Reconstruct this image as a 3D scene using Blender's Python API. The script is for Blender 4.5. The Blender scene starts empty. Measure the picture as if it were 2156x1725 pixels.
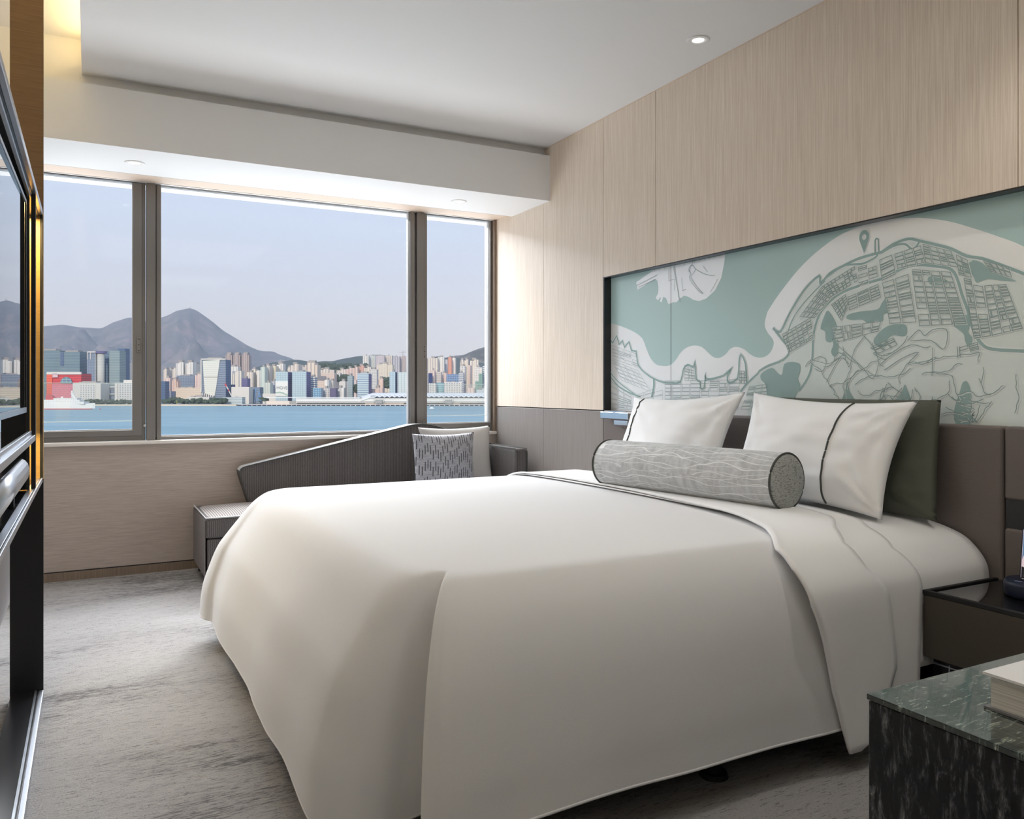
import bpy, bmesh, math, random
from mathutils import Vector, Matrix, noise
R = math.radians
PI = math.pi
rnd = random.Random(7)
C = bpy.context.scene.collection
scene = bpy.context.scene

# ------------------------------------------------------------------ camera
EYE = 1.12                       # camera height above the bedroom floor
YAW = math.atan2(888, 1691.5)
cam_d = bpy.data.cameras.new('camera')
cam_d.sensor_width = 36.0
cam_d.lens = 36.0 * 1691.5 / 2156
cam_d.shift_y = -42.5 / 2156
cam_d.clip_start = 0.05
cam_d.clip_end = 60000
cam = bpy.data.objects.new('camera', cam_d)
cam.location = (0, 0, EYE)
cam.rotation_euler = (R(90), 0, -YAW)
C.objects.link(cam)
scene.camera = cam

# ------------------------------------------------------------------ colour management
scene.view_settings.view_transform = 'Standard'
scene.view_settings.look = 'None'
scene.view_settings.gamma = 1.0
scene.view_settings.use_curve_mapping = False
scene.view_settings.exposure = 0.13

# ------------------------------------------------------------------ world: pale hazy sky, brighter high up over the bay
w = bpy.data.worlds.new('sky'); scene.world = w
w.use_nodes = True
nt = w.node_tree; nt.nodes.clear()
def wn(t, **k):
    n = nt.nodes.new(t)
    for a, b in k.items(): setattr(n, a, b)
    return n
tc = wn('ShaderNodeTexCoord'); sep = wn('ShaderNodeSeparateXYZ')
nt.links.new(tc.outputs['Generated'], sep.inputs[0])
ramp = wn('ShaderNodeValToRGB')
cr = ramp.color_ramp
SKY = [(0.0, (.72, .73, .76)), (0.05, (.74, .755, .81)), (0.11, (.73, .78, .90)), (0.18, (.69, .80, 1.0)), (0.27, (.65, .80, 1.08)), (0.6, (.42, .60, .95)), (1.0, (.26, .46, .9))]
cr.elements[0].position, cr.elements[0].color = SKY[0][0], SKY[0][1] + (1,)
cr.elements[1].position, cr.elements[1].color = SKY[-1][0], SKY[-1][1] + (1,)
for p, c in SKY[1:-1]:
    e = cr.elements.new(p); e.color = c + (1,)
nt.links.new(sep.outputs['Z'], ramp.inputs[0])
bg = wn('ShaderNodeBackground'); bg.inputs['Strength'].default_value = 1.07
nt.links.new(ramp.outputs[0], bg.inputs[0])
out = wn('ShaderNodeOutputWorld'); nt.links.new(bg.outputs[0], out.inputs[0])

# ------------------------------------------------------------------ sun behind the hotel, over the bay
sd = bpy.data.lights.new('sun', 'SUN'); sd.energy = 2.3; sd.angle = R(1.2); sd.color = (1, .90, .78)
sun = bpy.data.objects.new('sun', sd)
sun.rotation_euler = Vector((.50, .80, -.46)).to_track_quat('-Z', 'Y').to_euler()
C.objects.link(sun)

# daylight stand-ins: added unseen area lights outside the window for sky and water
def daylight_fill(name, loc, aim, sx, sy, e, col):
    ld = bpy.data.lights.new(name, 'AREA'); ld.shape = 'RECTANGLE'; ld.size = sx; ld.size_y = sy; ld.energy = e; ld.color = col
    lo = bpy.data.objects.new(name, ld); lo.location = loc
    lo.rotation_euler = (Vector(aim) - Vector(loc)).to_track_quat('-Z', 'Y').to_euler(); C.objects.link(lo)
daylight_fill('sky_fill_light', (1.4, 14.5, 8.3), (1.3, 4.4, 1.4), 15, 7.0, 5100, (.93, .965, 1))
daylight_fill('high_sky_fill_light', (1.4, 7.4, 4.4), (1.3, 4.4, 1.1), 7.5, 3.4, 360, (.95, .975, 1))
daylight_fill('water_fill_light', (1.4, 8.2, -1.6), (1.3, 4.4, 2.0), 8.5, 3.2, 350, (.95, .975, 1))

# ------------------------------------------------------------------ helpers
def at(u, v, **k):
    """surveyed point: where the sight line of photo point (u, v) meets the plane x=, y= or z="""
    s, c = math.sin(YAW), math.cos(YAW); F = 1691.5
    r = (s * F + c * (u - 1078), c * F - s * (u - 1078), 820 - v)
    (a, val), = k.items(); i = 'xyz'.index(a); o = (0, 0, EYE)
    t = (val - o[i]) / r[i]
    return tuple(o[j] + t * r[j] for j in range(3))

MATS = {}
def mat(name, col, rough=.5, metal=0., spec=.5, coat=0., emis=None, estr=0., sheen=0.):
    m = bpy.data.materials.new(name); m.use_nodes = True
    b = m.node_tree.nodes['Principled BSDF']
    b.inputs['Base Color'].default_value = tuple(col) + (1,)
    b.inputs['Roughness'].default_value = rough
    b.inputs['Metallic'].default_value = metal
    b.inputs['Specular IOR Level'].default_value = spec
    b.inputs['Coat Weight'].default_value = coat
    b.inputs['Coat Roughness'].default_value = .03
    if sheen: b.inputs['Sheen Weight'].default_value = sheen
    if emis: b.inputs['Emission Color'].default_value = tuple(emis) + (1,); b.inputs['Emission Strength'].default_value = estr
    MATS[name] = m
    return m
def N(m, t, **k):
    n = m.node_tree.nodes.new(t)
    for a, b in k.items(): setattr(n, a, b)
    return n
def LK(m, a, b): m.node_tree.links.new(a, b)
def BS(m): return m.node_tree.nodes['Principled BSDF']
def coords(m, scale=(1, 1, 1), rot=(0, 0, 0), kind='Object'):
    t = N(m, 'ShaderNodeTexCoord'); mp = N(m, 'ShaderNodeMapping')
    mp.inputs['Scale'].default_value = scale; mp.inputs['Rotation'].default_value = rot
    LK(m, t.outputs[kind], mp.inputs[0]); return mp.outputs[0]
def ramp_n(m, fac, stops, interp='LINEAR'):
    r = N(m, 'ShaderNodeValToRGB'); c = r.color_ramp; c.interpolation = interp
    c.elements[0].position = stops[0][0]; c.elements[0].color = tuple(stops[0][1]) + (1,)
    c.elements[1].position = stops[-1][0]; c.elements[1].color = tuple(stops[-1][1]) + (1,)
    for p, k in stops[1:-1]:
        e = c.elements.new(p); e.color = tuple(k) + (1,)
    LK(m, fac, r.inputs[0]); return r.outputs[0]
def noise_n(m, vec, scale=5, detail=4, rough=.5, dist=0.):
    n = N(m, 'ShaderNodeTexNoise'); n.inputs['Scale'].default_value = scale; n.inputs['Detail'].default_value = detail
    n.inputs['Roughness'].default_value = rough; n.inputs['Distortion'].default_value = dist
    LK(m, vec, n.inputs['Vector']); return n.outputs[0]
def bump(m, h, dist=.001, strength=1.):
    b = N(m, 'ShaderNodeBump'); b.inputs['Distance'].default_value = dist; b.inputs['Strength'].default_value = strength
    LK(m, h, b.inputs['Height']); LK(m, b.outputs[0], BS(m).inputs['Normal'])
def g(*c):                                     # sRGB 0-255 to linear
    return tuple((x / 255 / 12.92) if x / 255 <= .04045 else ((x / 255 + .055) / 1.055) ** 2.4 for x in c)

def tag(o, label=None, cat=None, group=None, kind=None):
    if label: o['label'] = label
    if cat: o['category'] = cat
    if group: o['group'] = group
    if kind: o['kind'] = kind
    return o
def empty(name, loc, label=None, cat=None, group=None, rz=0):
    o = bpy.data.objects.new(name, None); o.location = loc; o.rotation_euler = (0, 0, rz)
    o.empty_display_size = .1
    C.objects.link(o); return tag(o, label, cat, group)
class MB:
    """collects shapes in world metres, builds ONE mesh object"""
    def __init__(s): s.v = []; s.f = []; s.sm = []; s.uv = {}
    def add(s, vs, fs, smooth=False):
        n = len(s.v); s.v += [tuple(x) for x in vs]
        for f in fs: s.f.append([n + i for i in f]); s.sm.append(smooth)
        return s
    def box(s, x0, x1, y0, y1, z0, z1):
        x0, x1 = sorted((x0, x1)); y0, y1 = sorted((y0, y1)); z0, z1 = sorted((z0, z1))
        return s.add([(x0, y0, z0), (x1, y0, z0), (x1, y1, z0), (x0, y1, z0), (x0, y0, z1), (x1, y0, z1), (x1, y1, z1), (x0, y1, z1)],
                     [(0, 3, 2, 1), (4, 5, 6, 7), (0, 1, 5, 4), (1, 2, 6, 5), (2, 3, 7, 6), (3, 0, 4, 7)])
    def prism(s, poly, d0, d1, axis='y', smooth=False):
        """poly: list of 2D points in the plane normal to axis; extruded from d0 to d1"""
        n = len(poly)
        def P(a, b, d):
            return {'x': (d, a, b), 'y': (a, d, b), 'z': (a, b, d)}[axis]
        vs = [P(a, b, d0) for a, b in poly] + [P(a, b, d1) for a, b in poly]
        fs = [tuple(range(n)), tuple(range(2 * n - 1, n - 1, -1))] + [(i, n + i, n + (i + 1) % n, (i + 1) % n) for i in range(n)]
        k = len(s.f); s.add(vs, fs)
        if smooth:
            for i in range(k + 2, len(s.f)): s.sm[i] = True
        return s
    def cyl(s, c, r, h, axis='z', n=32, r2=None, cap=True):
        r2 = r if r2 is None else r2
        def P(a, b, d):
            return {'x': (c[0] + d, c[1] + a, c[2] + b), 'y': (c[0] + a, c[1] + d, c[2] + b), 'z': (c[0] + a, c[1] + b, c[2] + d)}[axis]
        vs = [P(r * math.cos(2 * PI * i / n), r * math.sin(2 * PI * i / n), 0) for i in range(n)] + [P(r2 * math.cos(2 * PI * i / n), r2 * math.sin(2 * PI * i / n), h) for i in range(n)]
        fs = [(i, (i + 1) % n, n + (i + 1) % n, n + i) for i in range(n)]
        s.add(vs, fs, True)
        if cap: s.add(vs[:n], [tuple(range(n))[::-1]]); s.add(vs[n:], [tuple(range(n))])
        return s
    def lathe(s, prof, c=(0, 0, 0), n=40):
        m = len(prof); vs = []
        for r, z in prof:
            for i in range(n): a = 2 * PI * i / n; vs.append((c[0] + r * math.cos(a), c[1] + r * math.sin(a), c[2] + z))
        fs = []
        for j in range(m - 1):
            for i in range(n): fs.append((j * n + i, j * n + (i + 1) % n, (j + 1) * n + (i + 1) % n, (j + 1) * n + i))
        return s.add(vs, fs, True)
    def tube(s, pts, r, n=8, closed=False):
        pts = [Vector(p) for p in pts]; m = len(pts); vs = []
        up = Vector((0, 0, 1))
        for i, p in enumerate(pts):
            a = pts[(i - 1) % m] if (i > 0 or closed) else p
            b = pts[(i + 1) % m] if (i < m - 1 or closed) else p
            t = (b - a).normalized()
            ref = up if abs(t.dot(up)) < .95 else Vector((1, 0, 0))
            e1 = t.cross(ref).normalized(); e2 = t.cross(e1)
            for k in range(n): q = 2 * PI * k / n; vs.append(p + r * (math.cos(q) * e1 + math.sin(q) * e2))
        fs = []
        for i in range(m if closed else m - 1):
            j = (i + 1) % m
            for k in range(n): fs.append((i * n + k, i * n + (k + 1) % n, j * n + (k + 1) % n, j * n + k))
        s.add(vs, fs, True)
        if not closed: s.add(vs[:n], [tuple(range(n))]); s.add(vs[-n:], [tuple(range(n))])
        return s
    def grid(s, P, smooth=True, close_u=False):
        """P[i][j] points"""
        nu, nv = len(P), len(P[0]); vs = [p for row in P for p in row]; fs = []
        for i in range(nu if close_u else nu - 1):
            for j in range(nv - 1):
                a = (i + 1) % nu
                fs.append((i * nv + j, a * nv + j, a * nv + j + 1, i * nv + j + 1))
        return s.add(vs, fs, smooth)
    def build(s, name, m, parent=None, bevel=0, seg=2, origin=None, solid=0, kind=None, sub=0):
        me = bpy.data.meshes.new(name)
        pl = (0, 0, 0)
        if parent is not None:
            q = parent; pl = Vector((0, 0, 0))
            mw = Matrix.Identity(4); chain = []
            while q is not None: chain.append(q); q = q.parent
            for q in reversed(chain): mw = mw @ (Matrix.Translation(q.location) @ q.rotation_euler.to_matrix().to_4x4())
            inv = mw.inverted()
            vs = [inv @ Vector(v) for v in s.v]
        else:
            if origin is None:
                xs, ys, zs = zip(*s.v); origin = ((min(xs) + max(xs)) / 2, (min(ys) + max(ys)) / 2, min(zs))
            vs = [Vector(v) - Vector(origin) for v in s.v]
        me.from_pydata([tuple(v) for v in vs], [], s.f)
        me.polygons.foreach_set('use_smooth', s.sm)
        me.update()
        bm = bmesh.new(); bm.from_mesh(me); bmesh.ops.recalc_face_normals(bm, faces=bm.faces); bm.to_mesh(me); bm.free()
        for x in (m if isinstance(m, (list, tuple)) else [m]): me.materials.append(x)
        o = bpy.data.objects.new(name, me); C.objects.link(o)
        if parent is not None: o.parent = parent
        else: o.location = origin
        if solid:
            md = o.modifiers.new('solid', 'SOLIDIFY'); md.thickness = solid; md.offset = 0
        if bevel:
            md = o.modifiers.new('bevel', 'BEVEL'); md.width = bevel; md.segments = seg; md.limit_method = 'ANGLE'; md.angle_limit = R(40)
            md.harden_normals = False
        if sub:
            md = o.modifiers.new('subd', 'SUBSURF'); md.levels = sub; md.render_levels = sub
        if kind: o['kind'] = kind
        return o
def copy_tree(o, parent=None):
    c = o.copy(); C.objects.link(c); c.parent = parent
    for ch in list(o.children): copy_tree(ch, c)
    return c

# ------------------------------------------------------------------ materials
M = {}
M['paint'] = mat('white_paint', (.85, .845, .838), .6)
M['soffit'] = mat('warm_soffit_wood', g(226, 205, 186), .5)
def wood(name, c1, c2, axis_scale, rough=.45):
    m = mat(name, c1, rough)
    v = coords(m, axis_scale)
    n1 = noise_n(m, v, 3.0, 6, .65, .3)
    LK(m, ramp_n(m, n1, [(.3, c1), (.5, tuple((a + b) / 2 for a, b in zip(c1, c2))), (.68, c2)]), BS(m).inputs['Base Color'])
    bump(m, n1, .0006, .5)
    return m
M['oak'] = wood('washed_oak', g(214, 196, 177), g(241, 228, 212), (75, 75, 1.3))
M['brushed'] = wood('brushed_taupe_panel', g(128, 121, 117), g(149, 141, 136), (70, 70, 1.2), .42)
M['base_wood'] = wood('grey_oak_skirting', g(112, 96, 82), g(142, 124, 106), (110, 110, 3))
# textile wallpaper below the window: fine horizontal thread
m = M['wallpaper'] = mat('taupe_textile_wallpaper', g(176, 163, 154), .75)
v = coords(m, (5, 5, 120)); n1 = noise_n(m, v, 1.5, 5, .6, .4)
LK(m, ramp_n(m, n1, [(.3, g(166, 153, 144)), (.7, g(188, 175, 165))]), BS(m).inputs['Base Color']); bump(m, n1, .001, .6)
# carpet
m = M['carpet'] = mat('streaked_carpet', g(205, 200, 194), .95, spec=.1)
v1 = coords(m, (2.6, 17, 1)); v2 = coords(m, (13, 110, 1)); v3 = coords(m, (160, 160, 160)); v4 = coords(m, (.55, 1.7, 1)); v5 = coords(m, (30, 190, 1))
big = noise_n(m, v4, 1.2, 3, .6, .5); mid = noise_n(m, v1, 2.2, 9, .72, .9); fin = noise_n(m, v2, 1.6, 6, .75, .6); pile = noise_n(m, v3, 1, 2, .5); dash = noise_n(m, v5, 1.1, 3, .6, .2)
def math_n(m, op, a, b):
    n = N(m, 'ShaderNodeMath', operation=op)
    for i, x in enumerate((a, b)):
        if isinstance(x, (int, float)): n.inputs[i].default_value = x
        else: LK(m, x, n.inputs[i])
    return n.outputs[0]
s1 = math_n(m, 'ADD', math_n(m, 'MULTIPLY', big, .9), math_n(m, 'MULTIPLY', mid, .55))
s1 = math_n(m, 'ADD', s1, math_n(m, 'MULTIPLY', fin, .6))
s1 = math_n(m, 'ADD', s1, math_n(m, 'MULTIPLY', dash, .5))
s1 = math_n(m, 'MULTIPLY', s1, .4)
LK(m, ramp_n(m, s1, [(.40, g(104, 102, 102)), (.44, g(126, 124, 124)), (.465, g(164, 161, 160)), (.52, g(178, 176, 175)), (.62, g(186, 184, 184))]), BS(m).inputs['Base Color'])
v6 = coords(m, (22, 150, 1)); dsh = noise_n(m, v6, 1.3, 2, .5, .1)
spk = noise_n(m, coords(m, (240, 240, 1)), 1, 1, .5)
cl = BS(m).inputs['Base Color'].links[0].from_socket
fac = math_n(m, 'MULTIPLY', math_n(m, 'GREATER_THAN', math_n(m, 'ADD', math_n(m, 'MULTIPLY', dsh, .75), math_n(m, 'MULTIPLY', spk, .25)), .605), .5)
fac = math_n(m, 'ADD', fac, math_n(m, 'MULTIPLY', math_n(m, 'GREATER_THAN', spk, .58), .12))
mxc = N(m, 'ShaderNodeMix', data_type='RGBA'); LK(m, fac, mxc.inputs['Factor']); LK(m, cl, mxc.inputs[6]); mxc.inputs[7].default_value = g(96, 94, 94) + (1,)
LK(m, mxc.outputs[2], BS(m).inputs['Base Color'])
bump(m, math_n(m, 'ADD', math_n(m, 'MULTIPLY', pile, .8), fin), .005, .9)
# cloth
def cloth(name, col, scale=400, rough=.85, d=.0004, sheen=.15, wr=0.):
    m = mat(name, col, rough, spec=.2, sheen=sheen)
    a = noise_n(m, coords(m, (scale, scale, scale)), 1, 2, .5)
    if wr:
        b = noise_n(m, coords(m, (1, 1, 1)), 5, 4, .55, .6)
        a = math_n(m, 'ADD', math_n(m, 'MULTIPLY', a, d * 1000), math_n(m, 'MULTIPLY', b, wr * 1000)); bump(m, a, .001, .6)
    else: bump(m, a, d, .5)
    return m
M['linen'] = cloth('white_cotton', (.90, .90, .905), wr=.0035)
M['duvet'] = cloth('white_duvet_cotton', (.75, .75, .76), wr=.002)
M['sage'] = cloth('dark_sage_satin', g(92, 94, 84), rough=.45, sheen=0, wr=.006)
M['piping'] = mat('dark_grey_piping', g(72, 74, 70), .7)
def stripes(name, c1, c2, period, axis, rough=.8):
    m = mat(name, c1, rough, spec=.25)
    t = N(m, 'ShaderNodeTexCoord'); sx = N(m, 'ShaderNodeSeparateXYZ'); LK(m, t.outputs['Object'], sx.inputs[0])
    src = {'x': sx.outputs[0], 'y': sx.outputs[1], 'xy': math_n(m, 'ADD', sx.outputs[0], sx.outputs[1])}[axis]
    s = math_n(m, 'SINE', math_n(m, 'MULTIPLY', src, 2 * PI / period), 0)
    nn = noise_n(m, coords(m, (300, 300, 60)), 1, 3, .6)
    s = math_n(m, 'ADD', math_n(m, 'MULTIPLY', s, .32), nn)
    LK(m, ramp_n(m, s, [(.3, c1), (.72, c2)]), BS(m).inputs['Base Color']); bump(m, s, .001, .6)
    return m
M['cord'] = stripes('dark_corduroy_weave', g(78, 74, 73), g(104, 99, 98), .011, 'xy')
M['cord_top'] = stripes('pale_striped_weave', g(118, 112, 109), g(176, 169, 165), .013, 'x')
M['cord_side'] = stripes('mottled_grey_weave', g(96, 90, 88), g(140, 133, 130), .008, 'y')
M['silver_piping'] = mat('pale_silver_piping', g(196, 196, 198), .3, .3)
def leather(name, col, rough=.42):
    m = mat(name, col, rough, spec=.4)
    n1 = noise_n(m, coords(m, (120, 60, 420)), 1, 3, .6, .3); bump(m, n1, .0009, .7); return m
M['leather'] = leather('taupe_textured_leather', g(112, 103, 99))
M['ns_leather'] = leather('dark_taupe_leather', g(78, 72, 64), .5)
M['black'] = mat('black_lacquer', g(30, 31, 35), .25, spec=.5)
M['black_glass'] = mat('black_glass', g(14, 15, 17), .03, spec=.8)
M['matte_black'] = mat('matte_black', g(24, 24, 26), .6)
M['chrome'] = mat('polished_chrome', (.85, .86, .88), .12, 1.)
M['steel'] = mat('brushed_steel', g(200, 206, 216), .28, .9)
M['alu'] = mat('grey_aluminium', g(128, 124, 121), .4, .35)
M['alu_edge'] = mat('pale_aluminium_edge', g(200, 198, 196), .35, .5)
M['stone'] = mat('white_stone_sill', g(226, 220, 213), .35)
M['lamp_glow'] = mat('lamp_glow', (1, 1, 1), .5, emis=(1, .96, .9), estr=6)
# glass: mostly clear, a little reflection
def glassy(name, tint, refl=.05, haze=None):
    m = bpy.data.materials.new(name); m.use_nodes = True; m.node_tree.nodes.clear()
    tr = N(m, 'ShaderNodeBsdfTransparent'); tr.inputs[0].default_value = tuple(tint) + (1,)
    gl = N(m, 'ShaderNodeBsdfGlossy'); gl.inputs['Roughness'].default_value = .02
    mx = N(m, 'ShaderNodeMixShader'); mx.inputs[0].default_value = refl
    LK(m, tr.outputs[0], mx.inputs[1]); LK(m, gl.outputs[0], mx.inputs[2]); o = mx
    if haze:
        df = N(m, 'ShaderNodeBsdfDiffuse'); df.inputs[0].default_value = (.9, .95, .95, 1)
        m2 = N(m, 'ShaderNodeMixShader'); m2.inputs[0].default_value = haze
        LK(m, mx.outputs[0], m2.inputs[1]); LK(m, df.outputs[0], m2.inputs[2]); o = m2
    ou = N(m, 'ShaderNodeOutputMaterial'); LK(m, o.outputs[0], ou.inputs[0]); return m
M['glass'] = glassy('window_glass', (.99, .99, .99), .01)
M['guard'] = glassy('guard_glass', (.96, .98, .98), .05, .04)
M['guard_edge'] = mat('pale_glass_edge', g(226, 240, 240), .2)
# marble
m = M['marble'] = mat('black_marble_white_flecks', g(20, 21, 24), .22, spec=.35, coat=.15)
va = coords(m, (34, 34, 8), (0, .12, .4)); nA = noise_n(m, va, 2.0, 8, .75, .6)
vb = coords(m, (70, 70, 18)); nB = noise_n(m, vb, 1.5, 4, .6)
sA = math_n(m, 'ADD', math_n(m, 'MULTIPLY', nA, .75), math_n(m, 'MULTIPLY', nB, .35))
LK(m, ramp_n(m, sA, [(.50, g(14, 15, 18)), (.57, g(36, 38, 42)), (.66, g(96, 98, 102)), (.78, g(196, 198, 200))]), BS(m).inputs['Base Color'])
m = M['marble_top'] = mat('polished_dark_marble_top', g(22, 26, 26), .06, spec=.9, coat=1.)
va = coords(m, (12, 60, 14), (0, 0, .25)); nA = noise_n(m, va, 2.4, 7, .7, .8)
LK(m, ramp_n(m, nA, [(.48, g(20, 32, 30)), (.56, g(48, 68, 64)), (.63, g(140, 148, 138)), (.72, g(206, 206, 194))]), BS(m).inputs['Base Color'])
M['lit_niche_wood'] = wood('lit_niche_wood_lining', g(190, 150, 88), g(206, 168, 104), (2, 60, 60), .35)  # amber tone puts the warm niche light into the wood colour
M['bronze'] = wood('bronze_wood_panel', g(122, 92, 60), g(146, 112, 74), (2, 60, 60), .35)
M['mirror'] = mat('tinted_mirror', (.62, .64, .68), .06, 1.)
M['screen'] = mat('tv_glass', g(150, 155, 160), .01, 1.)
# ================================================================== ROOM
XW, YW, ZC, ZB = 2.687, 5.378, 2.725, 2.364      # headboard wall, window wall, ceiling, window soffit
XL, YB, ZT = -.95, -3.2, 2.90
XWL = -.50                      # left end of the window opening
MB().box(XL - .3, 3.1, YB - .2, YW + .25, -.25, 0).build('floor', M['carpet'], kind='structure')
# ceiling: dropped panel, raised cove on the left, bulkhead towards the window
cb = MB()
cb.box(-.038, XW + .06, YB, 4.648, ZC, ZC + .05)                     # dropped panel
ceil = cb.build('ceiling', M['paint'], kind='structure')
MB().box(XL - .3, XW + .4, YB - .2, YW + .25, ZT, ZT + .2).build('upper_slab', M['paint'], ceil)
# bulkhead above the window with shadow gap
MB().box(XL, XW + .06, 4.648, YW, 2.665, ZT).build('bulkhead', M['paint'], ceil)
MB().box(XL, XW, 4.579, 5.12, ZB, 2.663).build('window_soffit', M['paint'], ceil)
MB().box(XL, XW, 5.12, YW, ZB + .022, 2.663).build('soffit_strip', M['soffit'], ceil)
MB().box(XL, 2.657, 5.118, 5.128, ZB + .001, ZB + .024).build('strip_edge', M['base_wood'], ceil)
# left wall and back wall
MB().box(XL - .25, XL, YB - .2, YW + .25, 0, ZT).build('wall_left', M['paint'], kind='structure')
MB().box(XL, XW + .3, YB - .2, YB, 0, ZT).build('wall_back', M['paint'], kind='structure')
# window wall
ww = MB().box(XL, XW + .05, YW, YW + .22, 0, .784).build('wall_window', M['wallpaper'], kind='structure')
MB().box(XL, XW + .05, YW + .005, YW + .22, 2.384, ZT).build('lintel', M['paint'], ww)
MB().box(2.70, XW + .05, YW, YW + .22, .784, 2.384).build('jamb_wall', M['paint'], ww)
MB().box(XL - .2, XWL, YW, YW + .22, .784, 2.384).build('jamb_wall', M['paint'], ww)  # unseen left piece, added to narrow the window and dim the bed foot
tb = MB().box(XL, XW, YW - .008, YW, 0, .05).build('baseboard_window', M['base_wood'], kind='structure')
MB().box(XL, XW, YW - .004, YW + .001, .05, .056).build('shadow_groove', M['matte_black'], tb)
sill = MB().box(XL, XW, YW - .022, YW + .03, .785, .808).build('trim_1', M['stone'], bevel=.006, seg=3, kind='structure')

# headboard wall: backing plus veneered panels with open joints
wr = MB().box(XW + .06, XW + .3, YB, YW + .22, 0, ZT).build('wall_right', M['matte_black'], kind='structure')
J = .003
def panel(y0, y1, z0, z1, m, name='wall_panel'):
    return MB().box(XW, XW + .055, y0 + J / 2, y1 - J / 2, z0, z1).build(name, m, wr, bevel=.001, seg=1)
panel(4.667, YW + .01, .997, ZC + .02, M['oak']); panel(3.958, 4.667, .997, ZC + .02, M['oak'])
for a, b in ((3.461, 3.958), (1.558, 3.461), (-.35, 1.558), (-2.2, -.35)): panel(a, b, 1.783, ZC, M['oak'])
panel(4.667, YW + .01, 0, .991, M['brushed'], 'lower_panel'); panel(3.958, 4.667, 0, .991, M['brushed'], 'lower_panel')
panel(YB, -2.2, 0, ZC, M['oak'])
MB().box(XW - .004, XW + .002, YB, 4.64, ZC - .004, ZC).build('trim_2', M['soffit'], kind='structure')
# dark lining of the artwork niche (top and far end)
nz = MB().box(XW + .001, XW + .055, -2.2, 3.957, 1.777, 1.783).build('trim_3', M['black'], kind='structure')
MB().box(XW + .001, XW + .055, 3.948, 3.957, .997, 1.777).build('end_lining', M['black'], nz)

# ================================================================== WINDOWS
def frame_box(b, x0, x1, z0, z1, y0, y1, wl, wr_, wb, wt):
    """rectangular frame, member widths left/right/bottom/top"""
    b.box(x0, x0 + wl, y0, y1, z0, z1); b.box(x1 - wr_, x1, y0, y1, z0, z1)
    b.box(x0 + wl, x1 - wr_, y0, y1, z0, z0 + wb)
    if wt: b.box(x0 + wl, x1 - wr_, y0, y1, z1 - wt, z1)
def window(n, x0, x1, sash, mull_r, latch_x=None, lx=None):
    z0, z1 = .808, 2.384
    f = MB(); frame_box(f, x0, x1, z0, z1, YW + .03, YW + .09, .02, .02, .03 if sash else .02, .004)
    fo = f.build('window_%d' % n, M['alu'], bevel=.002, kind='structure')
    if sash:
        s = MB(); frame_box(s, x0 + .02, x1 - .02, z0 + .03, z1 - .004, YW + .022, YW + .075, lx[0], lx[1], .034, .002)
        so = s.build('sash', M['alu'], fo, bevel=.003)
        a, b = x0 + .02 + lx[0], x1 - .02 - lx[1]; zz = z0 + .064
    else:
        a, b, zz = x0 + .02, x1 - .02, z0 + .02
    e = MB(); frame_box(e, a - .001, b + .001, zz, z1 - .004, YW + .045, YW + .062, .005, .005, .006, .003)
    e.build('glazing_bead', M['alu_edge'], fo)
    MB().box(a, b, YW + .055, YW + .059, zz, z1).build('pane', M['glass'], fo)
    return fo, a, b
w1, a1, b1 = window(1, XWL, .30, True, 0, lx=(.02, .05))
w2, a2, b2 = window(2, .335, 2.045, False, 0)
w3, a3, b3 = window(3, 2.07, 2.675, True, 0, lx=(.055, .004))
# mullion covers between the windows
mc = MB().box(.305, .353, YW + .005, YW + .09, .808, 2.384).build('trim_4', M['alu'], bevel=.003, kind='structure')
MB().box(.362, .388, YW + .02, YW + .05, .808, 2.384).build('fixed_stop', M['alu'], mc, bevel=.003)
MB().box(.353, .372, YW + .03, YW + .09, .808, 2.384).build('mullion_web', M['alu'], mc)
mc = MB().box(2.012, 2.044, YW + .004, YW + .06, .808, 2.384).build('trim_5', M['alu'], bevel=.003, kind='structure')
MB().box(2.060, 2.112, YW + .0, YW + .09, .808, 2.384).build('sash_cover', M['alu'], mc, bevel=.003)
MB().box(2.044, 2.060, YW + .03, YW + .09, .808, 2.384).build('mullion_web', M['alu'], mc)
MB().box(1.998, 2.004, YW + .02, YW + .05, .808, 2.384).build('bright_edge', M['alu_edge'], mc)
jb = MB().box(2.668, 2.687, YW - .012, YW + .03, .808, 2.386).build('trim_6', M['base_wood'], kind='structure')
# latches, guard glass
def latch(x, z0, z1, fo):
    la = MB().box(x - .009, x + .009, YW + .010, YW + .026, z0, z1).build('latch', M['alu'], fo, bevel=.004, seg=3)
    o = MB()
    for q in (.12, .5, .88): o.cyl((x, YW + .0105, z0 + (z1 - z0) * q), .0035, -.0015, 'y', 12)
    o.build('latch_screw', M['matte_black'], la)
latch(.262, 1.345, 1.437, w1); latch(2.124, 1.345, 1.437, w3)
def guard(x0, x1, fo):
    y = YW + .12
    MB().box(x0, x1, y, y + .010, .925, 1.158).build('guard_glass', M['guard'], fo)
    e = MB().box(x0, x1, y - .0005, y + .0105, 1.156, 1.159).box(x0, x1, y - .0005, y + .0105, .922, .9265)
    e.build('guard_edge', M['guard_edge'], fo)
guard(XWL, .31, w1); guard(2.06, 2.70, w3)
MB().box(.288, .304, YW + .008, YW + .03, .89, .905).build('guard_bolt', M['alu_edge'], w1, bevel=.004)

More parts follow.
